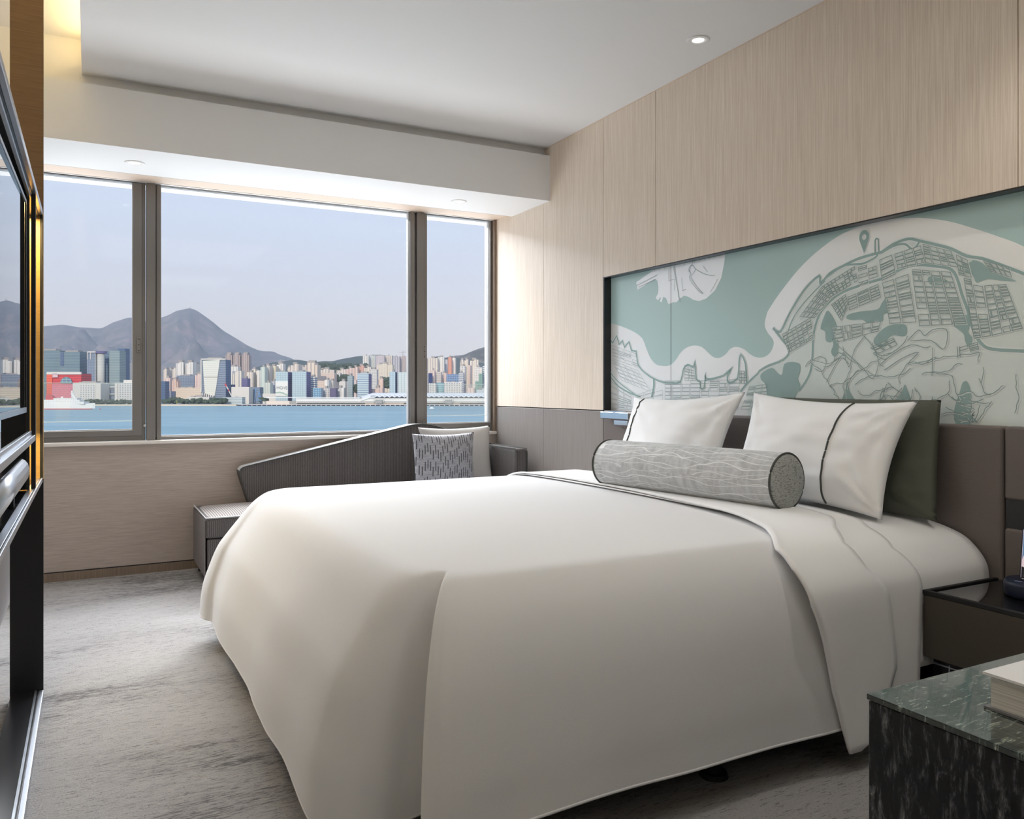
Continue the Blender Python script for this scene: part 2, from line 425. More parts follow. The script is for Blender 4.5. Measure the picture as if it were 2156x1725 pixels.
# ================================================================== DOWNLIGHTS
def downlight(x, y, z, label, tilt=(0, 0), e=14, r=.052, cone=95):
    t = empty('recessed_downlight', (x, y, z), label, 'ceiling light', 'recessed downlights')
    MB().lathe([(r, 0), (r, -.003), (r * .93, -.005), (r * .55, -.004), (r * .5, .004)], (x, y, z)).build('trim_ring', M['paint'], t)
    MB().lathe([(0, -.0015), (r * .48, -.0015), (r * .5, -.001)], (x, y, z)).build('lens', M['lamp_glow'], t)
    ld = bpy.data.lights.new('downlight_beam', 'SPOT'); ld.energy = e; ld.spot_size = R(cone); ld.spot_blend = 1.0; ld.color = (1, .93, .84); ld.shadow_soft_size = .03
    lo = bpy.data.objects.new('downlight_beam', ld); lo.location = (0, 0, -.02); lo.parent = t; lo.rotation_euler = (tilt[0], tilt[1], 0)
    C.objects.link(lo); return t
downlight(2.471, 2.869, ZC, 'small round downlight in the main ceiling beside the oak headboard wall', e=10, tilt=(0, R(24)), cone=80)
downlight(.217, 4.868, ZB, 'left of the two small downlights in the lowered soffit over the window', e=22)
downlight(2.158, 4.868, ZB, 'right of the two small downlights in the lowered soffit, near the headboard wall', e=8)

downlight(2.30, 1.25, ZC, 'added unseen downlight above the nightstand, brightening the headboard wall', e=22, tilt=(0, R(4)), cone=110)  # extra lamp out of view, added to brighten the headboard wall
# added unseen fill lights at the ceiling, over the bed foot and farther back
def ceiling_fill(x, y, sx, sy, e, col=(1, .95, .89)):
    ld = bpy.data.lights.new('ceiling_fill_light', 'AREA'); ld.shape = 'RECTANGLE'; ld.size = sx; ld.size_y = sy; ld.energy = e; ld.color = col
    lo = bpy.data.objects.new('ceiling_fill_light', ld); lo.location = (x, y, ZC - .01); C.objects.link(lo)
ceiling_fill(.95, .8, 1.7, 1.7, 12)
ceiling_fill(1.2, -1.8, 1.2, 1.2, 6)
# cove light: strip lying on the edge of the dropped ceiling, washing the raised slab
def strip(name, loc, rot, sx, sy, e, col):
    ld = bpy.data.lights.new(name, 'AREA'); ld.shape = 'RECTANGLE'; ld.size = sx; ld.size_y = sy; ld.energy = e; ld.color = col
    lo = bpy.data.objects.new(name, ld); lo.location = loc; lo.rotation_euler = rot; C.objects.link(lo); return lo
WARM = (1, .72, .30)
strip('cove_light_strip', (-.015, .9, ZC + .066), (0, R(130), 0), .03, 7.3, 14, WARM)
strip('cove_light_strip', (-.85, .9, ZC + .065), (0, R(-130), 0), .03, 7.3, 3, (1, .84, .62))
# ================================================================== MEDIA UNIT (left, along the wall)
XF, XB = -.152, -.250
mu = empty('media_wall_unit', (-.2, 2.3, 0), 'tall open media unit with dark shelves and shiny metal shelf edges at the left', 'shelf unit')
MB().box(-.253, -.150, 3.355, 3.385, 1.762, ZT - .002).build('end_panel', M['bronze'], mu)
MB().box(-.253, -.150, 3.355, 3.385, .796, 1.762).build('end_panel', M['lit_niche_wood'], mu)
MB().box(-.253, -.150, 3.355, 3.385, 0, .796).build('end_panel', M['black'], mu)
MB().box(XB, XF - .012, .6, 3.355, 0, .034).build('base_shelf', M['black'], mu, bevel=.001)
MB().box(XF - .012, XF + .003, .6, 3.352, 0, .036).build('base_rail', M['steel'], mu, bevel=.002)
MB().box(XF - .024, XF - .018, .6, 3.353, .034, .0375).build('base_rail', M['steel'], mu)
# lower shelf with double rail
MB().box(XB, -.165, .6, 3.355, .772, .796).build('lower_shelf', M['black_glass'], mu)
MB().box(-.178, -.160, .6, 3.355, .777, .800).build('shelf_edge', M['steel'], mu, bevel=.0015)
MB().box(-.158, XF, .6, 3.355, .785, .802).build('shelf_edge', M['steel'], mu, bevel=.0015)
# upper shelf (ends at the inner post)
MB().box(XB, -.170, .6, 3.0, .958, .984).build('upper_shelf', M['black_glass'], mu)
MB().box(-.176, -.166, .6, 3.0, .960, .988).build('shelf_edge', M['steel'], mu, bevel=.0015)
MB().box(-.166, -.156, .6, 3.03, .955, .974).build('shelf_edge', M['steel'], mu, bevel=.0015)
# top
MB().box(XB, -.165, .6, 3.355, 1.742, 1.762).build('top_shelf', M['black'], mu)
MB().box(-.165, XF, .6, 3.355, 1.748, 1.768).build('shelf_edge', M['steel'], mu, bevel=.0015)
MB().box(-.178, -.168, .6, 3.0, 1.735, 1.760).build('shelf_edge', M['steel'], mu, bevel=.0015)
# posts
MB().box(-.160, XF, 3.343, 3.355, .80, 1.75).build('post', M['matte_black'], mu)
MB().box(-.168, -.156, 3.0, 3.03, .80, 1.75).build('post', M['matte_black'], mu)
MB().box(-.182, -.172, 2.985, 3.0, .80, 1.745).build('post', M['matte_black'], mu)
# dark side boards of the compartments
MB().box(XB, -.178, 3.0, 3.015, .798, .958).build('side_board', M['black'], mu)
MB().box(XB, -.178, 3.0, 3.015, .984, 1.742).build('side_board', M['black'], mu)
# warm light strip of the narrow niche between post and end panel
strip('niche_light_strip', (-.21, 3.18, 1.735), (0, 0, 0), .06, .28, 4, WARM)
strip('niche_light_strip', (-.21, 3.20, .965), (0, 0, 0), .05, .2, .9, WARM)

# tub chair beyond the unit
tc_ = empty('tub_chair', (-.60, 3.76, 0), 'grey woven tub chair half hidden behind the media unit at the left', 'armchair')
M['tub'] = cloth('grey_woven_upholstery', g(168, 166, 170), scale=220, d=.001)
P = []
for i in range(14):
    t = i / 13; z = .03 + .60 * t
    rr = .36 * (1 - .42 * (1 - t) ** 2.4) if t < .93 else .36 - .02 * (t - .93) / .07
    P.append([(-.60 + rr * math.cos(2 * PI * k / 48), 3.76 + rr * math.sin(2 * PI * k / 48), z) for k in range(49)])
for rr, z in ((.32, .635), (.29, .62), (.27, .45), (.26, .42), (.001, .43)):
    P.append([(-.60 + rr * math.cos(2 * PI * k / 48), 3.76 + rr * math.sin(2 * PI * k / 48), z) for k in range(49)])
MB().grid(P).build('shell', M['tub'], tc_)
MB().lathe([(.001, .435), (.24, .44), (.255, .47), (.24, .50), (.001, .515)], (-.60, 3.76, 0)).build('seat_cushion', M['tub'], tc_)
MB().cyl((-.60, 3.76, 0), .18, .035).build('base', M['matte_black'], tc_)
# television: thin panel on the unit, glass slightly turned
tvY0, tvY1, tvX = 1.2, 2.93, -.176
PHI = .012
def tvx(y, off=0): return tvX + (y - tvY1) * math.tan(PHI) + off
tv = empty('television', ((tvX - .03), 2.1, 1.05), 'large flat television reflecting the harbour view, mounted in the media unit', 'television')
def tvbox(y0, y1, z0, z1, x0, x1):
    vs = [(tvx(y, x), y, z) for z in (z0, z1) for (x, y) in ((x0, y0), (x1, y0), (x1, y1), (x0, y1))]
    return MB().add(vs, [(0, 3, 2, 1), (4, 5, 6, 7), (0, 1, 5, 4), (1, 2, 6, 5), (2, 3, 7, 6), (3, 0, 4, 7)])
tvbox(tvY0, tvY1, 1.048, 1.712, -.035, -.004).build('cabinet', M['black'], tv)
tvbox(tvY0 + .01, tvY1 - .02, 1.066, 1.700, -.004, -.002).build('screen', M['screen'], tv)
b = MB()
for (y0, y1, z0, z1) in ((tvY0, tvY1, 1.048, 1.064), (tvY0, tvY1, 1.701, 1.712)):
    q = tvbox(y0, y1, z0, z1, -.004, 0); b.add(q.v, q.f)
b.build('bezel', M['steel'], tv)
b = MB()
for (y0, y1, z0, z1) in ((tvY1 - .012, tvY1, 1.064, 1.701), ):
    q = tvbox(y0, y1, z0, z1, -.004, 0); b.add(q.v, q.f)
b.build('side_bezel', M['black'], tv)
# soundbar: silver, bulging front
sb = empty('soundbar', (-.205, 2.4, .8), 'silver soundbar with a rounded front lying on the lower shelf', 'soundbar')
prof = [(-.238, .905), (-.186, .905), (-.178, .900), (-.171, .890), (-.1665, .875), (-.166, .862), (-.170, .846), (-.178, .834), (-.190, .826), (-.238, .822)]
sbb = MB().prism(prof, 1.93, 2.90, 'y', smooth=True).build('body', M['steel'], sb)
MB().box(-.238, -.188, 1.932, 2.898, .9052, .907).build('top_plate', M['black'], sbb)
MB().prism([(x * 1.0, z) for x, z in prof], 1.918, 1.93, 'y').build('end_cap', M['black'], sb)
f = MB().box(-.225, -.2, 2.0, 2.04, .796, .824).build('foot', M['matte_black'], sb)
MB().box(-.225, -.2, 2.78, 2.82, .796, .824).build('foot', M['matte_black'], sb)

# ================================================================== SOFA by the window
sf = empty('window_sofa', (1.55, 5.0, 0), 'dark grey chaise sofa with a sloping pointed back below the window', 'sofa')
def rounded_box(x0, x1, y0, y1, z0, z1, r=.02):
    return MB().box(x0, x1, y0, y1, z0, z1)
MB().box(.575, 2.50, 4.735, 5.33, .055, .285).build('seat_base', M['cord'], sf, bevel=.012, seg=3)
# cushion: slightly crowned top, striped top fabric and darker sides
def cushion_top(x0, x1, y0, y1, z, crown, nx=26, ny=14):
    P = []
    for i in range(nx + 1):
        row = []
        for j in range(ny + 1):
            a, b = i / nx, j / ny
            k = (1 - (2 * a - 1) ** 6) * (1 - (2 * b - 1) ** 4)
            row.append((x0 + a * (x1 - x0), y0 + b * (y1 - y0), z + crown * k))
        P.append(row)
    return MB().grid(P)
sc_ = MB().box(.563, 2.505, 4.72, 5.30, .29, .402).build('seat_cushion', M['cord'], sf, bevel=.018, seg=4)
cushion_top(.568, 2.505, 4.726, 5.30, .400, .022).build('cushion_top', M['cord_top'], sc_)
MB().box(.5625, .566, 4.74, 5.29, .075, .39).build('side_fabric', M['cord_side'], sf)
MB().tube([(.566, 5.29, .404), (.566, 4.723, .404), (2.5, 4.723, .404)], .005).build('piping', M['silver_piping'], sc_)
for (x, y) in ((.60, 4.76), (.60, 5.28), (2.46, 4.76), (2.46, 5.28)):
    MB().cyl((x, y, 0), .010, .06, 'z', 14, r2=.014).build('leg', M['matte_black'], sf)
# back panel outline (plane facing the room) with rounded corners
def round_poly(P, rad, n=8):
    out = []
    m = len(P)
    for i in range(m):
        p = Vector(P[i]); a = Vector(P[i - 1]); b = Vector(P[(i + 1) % m]); r = rad[i]
        if r <= 0: out.append(tuple(p)); continue
        u1 = (a - p).normalized(); u2 = (b - p).normalized()
        s1, s2 = p + u1 * r, p + u2 * r
        for k in range(n + 1):
            t = k / n; q = (1 - t) ** 2 * s1 + 2 * t * (1 - t) * p + t * t * s2; out.append(tuple(q))
    return out
bp = round_poly([(.882, .40), (.812, .628), (2.045, .893), (2.60, .715), (2.60, .40)], [0, .05, .12, 0, 0])
MB().prism(bp, 5.215, 5.335, 'y').build('back', M['cord'], sf, bevel=.006, seg=2)
top = bp[1:-2]
MB().tube([(x, 5.212, z) for x, z in bp[:-1]], .004).build('piping', M['piping'], sf)
strip_b = MB()
tt = [(x, z) for x, z in bp[4:-1]]
vs = []; 
for x, z in tt: vs += [(x, 5.22, z + .002), (x, 5.325, z + .002)]
strip_b.add(vs, [(2 * i, 2 * i + 2, 2 * i + 3, 2 * i + 1) for i in range(len(tt) - 1)], True)
strip_b.build('back_top_band', M['silver_piping'], sf)
# arm on the right
MB().box(2.51, 2.60, 4.725, 5.22, .06, .722).build('arm', M['cord'], sf, bevel=.02, seg=4)
MB().tube([(2.512, 5.21, .722), (2.512, 4.735, .722), (2.516, 4.724, .70), (2.516, 4.723, .1)], .0035).build('piping', M['piping'], sf)
MB().tube([(2.597, 5.21, .722), (2.597, 4.735, .722), (2.595, 4.724, .70), (2.595, 4.723, .1)], .0035).build('piping', M['piping'], sf)

# ---- pillow maker: corners TL, TR, BR, BL seen from the room; thick in the middle
def pillow(name, cs, thick, m, label, cat='pillow', group=None, pinch=.05, back=1., n=44, seed=1, wr=.006, pointy=1.0, mfront=None):
    TL, TR, BR, BL = [Vector(c) for c in cs]
    nrm_ = -(TR - TL).cross(BL - TL).normalized()          # towards the room side
    cen = (TL + TR + BR + BL) / 4
    Wd = ((TR - TL).length + (BR - BL).length) / 2; Hd = ((TL - BL).length + (TR - BR).length) / 2
    def bil(a, b): return (TL * (1 - a) + TR * a) * (1 - b) + (BL * (1 - a) + BR * a) * b
    def edge(a, b):
        s, t = 2 * a - 1, 2 * b - 1
        # edges bow inwards between the corners
        s2 = s * (1 - pinch * (1 - t * t)); t2 = t * (1 - pinch * 1.3 * (1 - s * s))
        return bil((s2 + 1) / 2, (t2 + 1) / 2)
    rs = Vector((seed * 3.7, seed * 1.3, seed * 7.1))
    def P(a, b, side):
        s, t = 2 * a - 1, 2 * b - 1
        k = max(0, (1 - abs(s) ** 2.6)) ** .62 * max(0, (1 - abs(t) ** 2.4)) ** .62
        base = edge(a, b)
        # wrinkles radiating from the corners
        wv = 0
        for cx, cy in ((-1, -1), (1, -1), (1, 1), (-1, 1)):
            dx, dy = (s - cx) * Wd / 2, (t - cy) * Hd / 2
            rr = math.hypot(dx, dy); an = math.atan2(dy, dx)
            wv += math.exp(-rr / .14) * (noise.noise(Vector((an * 4.5, rr * 3, cx + 3 * cy)) + rs)) * 3.2
        wv += noise.noise(base * 6 + rs) * 1.0 + noise.noise(Vector((base.x * 5, base.y * 9, base.z * 24)) + rs) * .5
        edgef = min(1, (1 - abs(s)) * 7) * min(1, (1 - abs(t)) * 7)
        return base + nrm_ * side * (thick * k * (1 if side > 0 else back) + wr * wv * edgef)
    mb = MB()
    F = [[P(i / n, j / n, 1) for j in range(n + 1)] for i in range(n + 1)]
    B = [[P(i / n, j / n, -1) for j in range(n + 1)] for i in range(n + 1)]
    mb.grid(F)
    k0 = len(mb.v); mb.grid(B)
    o = mb.build(name, m)
    bm = bmesh.new(); bm.from_mesh(o.data); bmesh.ops.remove_doubles(bm, verts=bm.verts, dist=.0008); bmesh.ops.recalc_face_normals(bm, faces=bm.faces); bm.to_mesh(o.data); bm.free()
    o.data.polygons.foreach_set('use_smooth', [True] * len(o.data.polygons))
    tag(o, label, cat, group)
    return o, P
# sofa cushions
m = M['dash_fabric'] = mat('grey_dashed_fabric', g(150, 150, 154), .6, spec=.3, sheen=.2)
t = N(m, 'ShaderNodeTexCoord'); sx = N(m, 'ShaderNodeSeparateXYZ'); LK(m, t.outputs['Object'], sx.inputs[0])
def dashes(m, X, Z, px, pz, wfrac, lfrac):
    col = math_n(m, 'FLOOR', math_n(m, 'DIVIDE', X, px), 0)
    fx = math_n(m, 'FRACT', math_n(m, 'DIVIDE', X, px), 0)
    wn_ = N(m, 'ShaderNodeTexWhiteNoise', noise_dimensions='1D'); LK(m, col, wn_.inputs['W'])
    zz = math_n(m, 'ADD', math_n(m, 'DIVIDE', Z, pz), math_n(m, 'MULTIPLY', wn_.outputs['Value'], 5.3))
    fz = math_n(m, 'FRACT', zz, 0)
    return math_n(m, 'MULTIPLY', math_n(m, 'LESS_THAN', fx, wfrac), math_n(m, 'LESS_THAN', fz, lfrac))
lean = math_n(m, 'ADD', sx.outputs[0], math_n(m, 'MULTIPLY', sx.outputs[2], -.12))
dd = dashes(m, lean, sx.outputs[2], .017, .105, .34, .55)
base = noise_n(m, coords(m, (20, 20, 200)), 1, 3, .6)
c0 = ramp_n(m, base, [(.3, g(128, 128, 134)), (.7, g(168, 168, 174))])
mx = N(m, 'ShaderNodeMix', data_type='RGBA'); LK(m, dd, mx.inputs['Factor']); LK(m, c0, mx.inputs[6]); mx.inputs[7].default_value = g(66, 65, 70) + (1,)
LK(m, mx.outputs[2], BS(m).inputs['Base Color'])
M['plain_cushion'] = cloth('light_grey_wool', g(186, 183, 180), wr=.004)
o, _ = pillow('throw_cushion', [(1.965, 5.115, .862), (2.53, 5.16, .862), (2.49, 5.02, .455), (2.02, 5.0, .455)], .06, M['plain_cushion'], 'plain light grey cushion behind the dash-patterned one on the sofa', 'cushion', pinch=.06, seed=2, wr=.003, n=30)
o, P = pillow('throw_cushion', [(1.862, 4.95, .830), (2.315, 4.97, .828), (2.275, 4.86, .432), (1.835, 4.84, .432)], .065, M['dash_fabric'], 'grey cushion with dark vertical dashes leaning on the sofa back', 'cushion', pinch=.05, seed=5, wr=.003, n=30)
# ================================================================== BED
bed = empty('double_bed', (1.65, 2.78, 0), 'wide double bed with a low dark base, its head against the leather headboard', 'bed')
MB().box(.80, 2.66, 1.86, 3.78, .05, .33).build('bed_base', M['matte_black'], bed, bevel=.01)
MB().box(.74, 2.66, 1.88, 3.74, .33, .625).build('mattress', M['linen'], bed, bevel=.05, seg=4)
for (x, y) in ((1.60, 1.79), (2.5, 1.85), (.82, 2.0), (.82, 3.6), (1.6, 3.75), (2.5, 3.75)):
    q = MB(); q.cyl((x, y, 0), .042, .014, 'z', 28, r2=.038); q.cyl((x, y, .012), .022, .1, 'z', 20)
    q.build('leg', M['matte_black'], bed)
def lerp(a, b, t): return a + (b - a) * t
def pl(P, t):
    """polyline through P=[(key, val..)] evaluated at key t (smooth)"""
    for i in range(len(P) - 1):
        if t <= P[i + 1][0]:
            k = (t - P[i][0]) / (P[i + 1][0] - P[i][0])
            return [lerp(a, b, k) for a, b in zip(P[i][1:], P[i + 1][1:])]
    return list(P[-1][1:])
SL = [(0, 1), (.12, .997), (.25, .975), (.4, .90), (.556, .775), (.70, .65), (.80, .55), (.90, .38), (.97, .22), (1, 0)]     # slanted foot drop
BX = [(0, 1), (.2, .99), (.4, .95), (.6, .87), (.75, .76), (.86, .62), (.93, .45), (.98, .25), (.99, .12), (1, 0)]           # boxy side drop
def catmull(P, n):
    out = []
    Q = [P[0]] + list(P) + [P[-1]]
    for i in range(1, len(Q) - 2):
        for k in range(n):
            t = k / n; a, b, c, d = Q[i - 1], Q[i], Q[i + 1], Q[i + 2]
            out.append(tuple(.5 * ((2 * b[j]) + (-a[j] + c[j]) * t + (2 * a[j] - 5 * b[j] + 4 * c[j] - d[j]) * t * t + (-a[j] + 3 * b[j] - 3 * c[j] + d[j]) * t ** 3) for j in range(len(b))))
    out.append(tuple(P[-1])); return out
SLc, BXc = catmull(SL, 4), catmull(BX, 4)
# control stations: (Tx, Ty, Hx, Hy, Hz, boxiness)
st = []
for x in (2.08, 1.9, 1.6, 1.3, 1.05): st.append((x, 1.86, x - .01, 1.632, .125, 1))
st += [(.93, 1.865, .84, 1.628, .115, 1), (.86, 1.872, .745, 1.628, .10, .9), (.83, 1.88, .70, 1.634, .09, .8),
       (.815, 1.882, .672, 1.645, .085, .75), (.812, 1.885, .652, 1.672, .085, .7), (.810, 1.888, .722, 1.75, .085, .65), (.806, 1.892, .738, 1.83, .085, .6), (.800, 1.90, .680, 1.850, .07, .5),
       (.792, 1.92, .600, 1.835, .06, .3), (.786, 1.95, .535, 1.845, .05, .2), (.782, 1.99, .485, 1.905, .07, .1), (.78, 2.04, .465, 1.98, .09, 0)]
for y in (2.2, 2.45, 2.7, 2.95, 3.2, 3.4, 3.55): st.append((.78, y, .462 + .006 * math.sin(y * 7), y, .12, 0))
st += [(.78, 3.65, .462, 3.66, .12, 0), (.785, 3.70, .440, 3.71, .12, 0), (.79, 3.73, .432, 3.78, .118, 0), (.80, 3.76, .445, 3.84, .118, 0), (.83, 3.79, .52, 3.93, .12, .2), (.88, 3.80, .62, 3.97, .12, .5), (1.0, 3.80, .85, 3.97, .125, 1)]
for x in (1.3, 1.6, 1.9, 2.08): st.append((x, 3.80, x, 3.97, .125, 1))
stc = catmull(st, 8)
ZTOP = .657
def drape_rows():
    rows = []
    for (Tx, Ty, Hx, Hy, Hz, bx) in stc:
        row = []
        sx_, sy_ = min(max(Tx, 1.5), 2.08), 2.82 + (Ty - 2.82) * .0
        for k in range(10):                               # top, spine to shoulder
            a = k / 10
            p = Vector((lerp(sx_, Tx, a), lerp(sy_, Ty, a), 0))
            p.z = ZTOP + .014 * (1 - a ** 2.2) + .0025 * noise.noise(Vector((p.x * 3, p.y * 3, 1)))
            row.append(p)
        for (fa, ha), (fb, hb) in zip(SLc, BXc):
            f_, h_ = lerp(fa, fb, bx), lerp(ha, hb, bx)
            p = Vector((lerp(Tx, Hx, f_), lerp(Ty, Hy, f_), lerp(Hz, ZTOP, h_)))
            dn = Vector((Hx - Tx, Hy - Ty, 0)).normalized()
            p += dn * (.007 * (1 - h_) * noise.noise(Vector((p.x * 4.5, p.y * 4.5, p.z * 1.2))))
            row.append(p)
        rows.append(row)
    return rows
rows = drape_rows()
dv = MB().grid(rows).build('duvet', M['duvet'], solid=.006)
dv.modifiers['solid'].use_rim = False
tag(dv, 'white duvet covering the bed and hanging over its foot and sides', 'duvet')
MB().tube([r[-1] + Vector((0, 0, .004)) for r in rows[:70]], .005).build('hem', M['duvet'], dv)
MB().tube([r[-1] + Vector((0, 0, .004)) for r in rows[80:]], .004).build('hem', M['duvet'], dv)
# pale fold line on the far foot corner and the fold on the near corner are part of the duvet surface

# cross section of the sheets, from the near hem over the top to the far hem
sec = [(1.63, .06), (1.632, .25), (1.636, .40), (1.642, .50), (1.655, .545), (1.69, .588), (1.74, .622), (1.837, .648), (1.95, .660), (2.2, .668), (2.8, .671), (3.3, .668), (3.66, .662), (3.78, .652), (3.86, .628), (3.90, .59), (3.92, .5), (3.925, .35), (3.93, .12)]
secc = catmull(sec, 6)
def sheet(name, left, right, off, z_hem, m, label, cat, mid=14, th=.004, wav=.003):
    """left/right: x of the edge as polyline keyed by arc position measured in index of sec"""
    P = []
    for i, (y, z) in enumerate(secc):
        k = i / 6
        if y < 2 and z < z_hem(k): continue
        if i + 1 < len(secc): ty, tz = secc[i + 1][0] - y, secc[i + 1][1] - z
        l = math.hypot(ty, tz); ny, nz = -tz / l, ty / l
        xl, = pl(left, k); xr, = pl(right, k)
        row = []
        for j in range(mid + 1):
            a = j / mid; x = lerp(xl, xr, a)
            o_ = off + wav * noise.noise(Vector((x * 9, y * 5, z * 5))) * (1 if z < .6 else .15)
            o_ += .004 * math.exp(-a * 14)
            row.append((x, y + ny * o_, z + nz * o_))
        P.append(row)
    o = MB().grid(P).build(name, m, solid=th)
    return tag(o, label, cat), P
# fitted sheet at the head of the bed
fs, _ = sheet('fitted_sheet', [(0, 2.12), (18, 2.12)], [(0, 2.672), (18, 2.672)], -.004, lambda k: .22, M['linen'], 'smooth white fitted sheet bare next to the headboard, under the pillows', 'bed sheet', wav=.002)
ts, _ = sheet('top_sheet', [(0, 2.03), (18, 2.03)], [(0, 2.275), (1.2, 2.285), (3, 2.312), (4, 2.305), (5.5, 2.27), (7, 2.32), (8, 2.385), (10, 2.46), (18, 2.46)], .008, lambda k: .16, M['linen'], 'white top sheet hanging between the folded cover and the fitted sheet', 'bed sheet')
fd, FP = sheet('folded_cover', [(0, 1.955), (.4, 1.93), (1, 1.885), (2, 1.85), (3, 1.81), (5, 1.79), (6.2, 1.80), (7, 1.87), (8, 1.93), (9, 2.0), (10, 2.04), (11, 2.05), (12, 2.03), (14, 2.0), (18, 2.0)],
       [(0, 2.0), (.3, 2.09), (1.2, 2.165), (3, 2.14), (4.5, 2.08), (6, 2.08), (7, 2.16), (8, 2.27), (10, 2.36), (18, 2.34)], .018, lambda k: .0, M['linen'], 'white folded-back band of the bed cover with a pointed corner near the nightstand', 'bed cover', th=.009)

# ================================================================== PILLOWS
sp, _ = pillow('pillow', [(2.652, 2.66, 1.088), (2.650, 1.80, 1.082), (2.585, 1.772, .665), (2.585, 2.63, .668)], .055, M['sage'], 'dark sage green pillow standing behind the right white pillow', 'pillow', pinch=.015, seed=12, wr=.007, back=.35)
def white_pillow(cs, label, seed, a_line, rev=False):
    o, P = pillow('pillow', cs, .085, M['linen'], label, 'pillow', 'white pillows with a dark piped line', pinch=.085, seed=seed, wr=.0095, back=.5, n=52)
    pts = []
    for j in range(61):
        b = .012 + .976 * j / 60
        p = P(a_line, b, 1)
        pts.append(p + Vector((-.0025, -.001, 0)))
    MB().tube(pts, .0035, 8).build('piping', M['piping'], o)
    return o
white_pillow([(2.575, 3.50, 1.078), (2.575, 2.675, 1.108), (2.43, 2.72, .675), (2.43, 3.50, .675)], 'white pillow with a dark piped line, farther one near the window side', 3, .13)
white_pillow([(2.560, 2.610, 1.106), (2.555, 1.822, 1.078), (2.425, 1.865, .668), (2.42, 2.62, .672)], 'white pillow with a dark piped line, nearer one in front of the sage pillow', 6, .69)
# bolster
A, B = Vector((2.105, 3.05, .784)), Vector((2.245, 2.125, .784)); BR_ = .105
ax = (B - A).normalized(); e1 = ax.cross(Vector((0, 0, 1))).normalized(); e2 = e1.cross(ax)
Ln = (B - A).length
m = M['wave_fabric'] = mat('grey_fabric_pale_waves', g(140, 142, 142), .6, spec=.3, sheen=.15)
tcx = N(m, 'ShaderNodeTexCoord'); sx = N(m, 'ShaderNodeSeparateXYZ'); LK(m, tcx.outputs['UV'], sx.inputs[0])
def wave_set(m, sx, freq, amp, f2, ph, wdt):
    """pale lines running along the bolster, waving"""
    cmb = N(m, 'ShaderNodeCombineXYZ'); LK(m, math_n(m, 'MULTIPLY', sx.outputs[0], f2), cmb.inputs[0]); LK(m, math_n(m, 'MULTIPLY', sx.outputs[1], freq * .55), cmb.inputs[1]); cmb.inputs[2].default_value = ph
    n_ = N(m, 'ShaderNodeTexNoise'); n_.inputs['Scale'].default_value = 1; n_.inputs['Detail'].default_value = 0; LK(m, cmb.outputs[0], n_.inputs['Vector'])
    s = math_n(m, 'ADD', math_n(m, 'MULTIPLY', sx.outputs[1], freq), math_n(m, 'MULTIPLY', n_.outputs[0], amp))
    fr = math_n(m, 'ABSOLUTE', math_n(m, 'SUBTRACT', math_n(m, 'FRACT', s, 0), .5), 0)
    return math_n(m, 'LESS_THAN', fr, wdt)
wv = math_n(m, 'MAXIMUM', wave_set(m, sx, 22, 2.6, 6.0, .3, .05), wave_set(m, sx, 19, 2.2, 5.0, 4.4, .035))
bn = noise_n(m, coords(m, (16, 4, 1), kind='UV'), 2, 5, .65, .5)
fn = noise_n(m, coords(m, (30, 260, 1), kind='UV'), 1, 3, .6)
c0 = ramp_n(m, math_n(m, 'ADD', math_n(m, 'MULTIPLY', bn, .6), math_n(m, 'MULTIPLY', fn, .4)), [(.35, g(166, 168, 169)), (.65, g(212, 214, 216))])
mx = N(m, 'ShaderNodeMix', data_type='RGBA'); LK(m, wv, mx.inputs['Factor']); LK(m, c0, mx.inputs[6]); mx.inputs[7].default_value = g(228, 229, 230) + (1,)
LK(m, mx.outputs[2], BS(m).inputs['Base Color'])
m = M['end_fabric'] = mat('grey_dashed_end_fabric', g(150, 152, 148), .7)
nn = noise_n(m, coords(m, (40, 60, 160)), 2.2, 3, .6)
LK(m, ramp_n(m, nn, [(.36, g(92, 94, 92)), (.44, g(158, 160, 156)), (.7, g(178, 180, 176))]), BS(m).inputs['Base Color'])
P = []; n_a, n_l = 64, 50
for i in range(n_l + 1):
    a = i / n_l; c = A + ax * Ln * a; row = []
    rr = BR_ * (1 + .012 * math.sin(a * PI)) * (1 - .035 * math.exp(-min(a, 1 - a) * 90))
    for k in range(n_a + 1):
        q = 2 * PI * k / n_a
        r2 = rr * (1 + .012 * noise.noise(Vector((math.cos(q) * 1.5, math.sin(q) * 1.5, a * 8))))
        d = math.cos(q) * e1 + math.sin(q) * e2
        if d.z < -.8: r2 *= .985
        row.append(c + d * r2)
    P.append(row)
mb = MB().grid(P); bo = mb.build('bolster', M['wave_fabric'])
uvl = bo.data.uv_layers.new(name='UVMap')
for poly in bo.data.polygons:
    vi = [bo.data.loops[l].vertex_index for l in poly.loop_indices]
    for l, v in zip(poly.loop_indices, vi):
        uvl.data[l].uv = ((v // (n_a + 1)) / n_l, (v % (n_a + 1)) / n_a)
tag(bo, 'grey bolster cushion with pale wavy lines lying in front of the pillows', 'bolster')
for end, c, s_ in (('a', A, -1), ('b', B, 1)):
    q = MB(); rings = []
    for rr, bulge in ((BR_ * .965, 0), (BR_ * .9, .008), (BR_ * .6, .014), (BR_ * .3, .017), (.001, .018)):
        rings.append([c + ax * s_ * bulge + rr * (math.cos(2 * PI * k / 48) * e1 + math.sin(2 * PI * k / 48) * e2) for k in range(49)])
    q.grid(rings).build('end_disc', M['end_fabric'], bo)
    MB().tube([c + BR_ * .985 * (math.cos(2 * PI * k / 60) * e1 + math.sin(2 * PI * k / 60) * e2) for k in range(60)], .004, 8, closed=True).build('piping', M['piping'], bo)

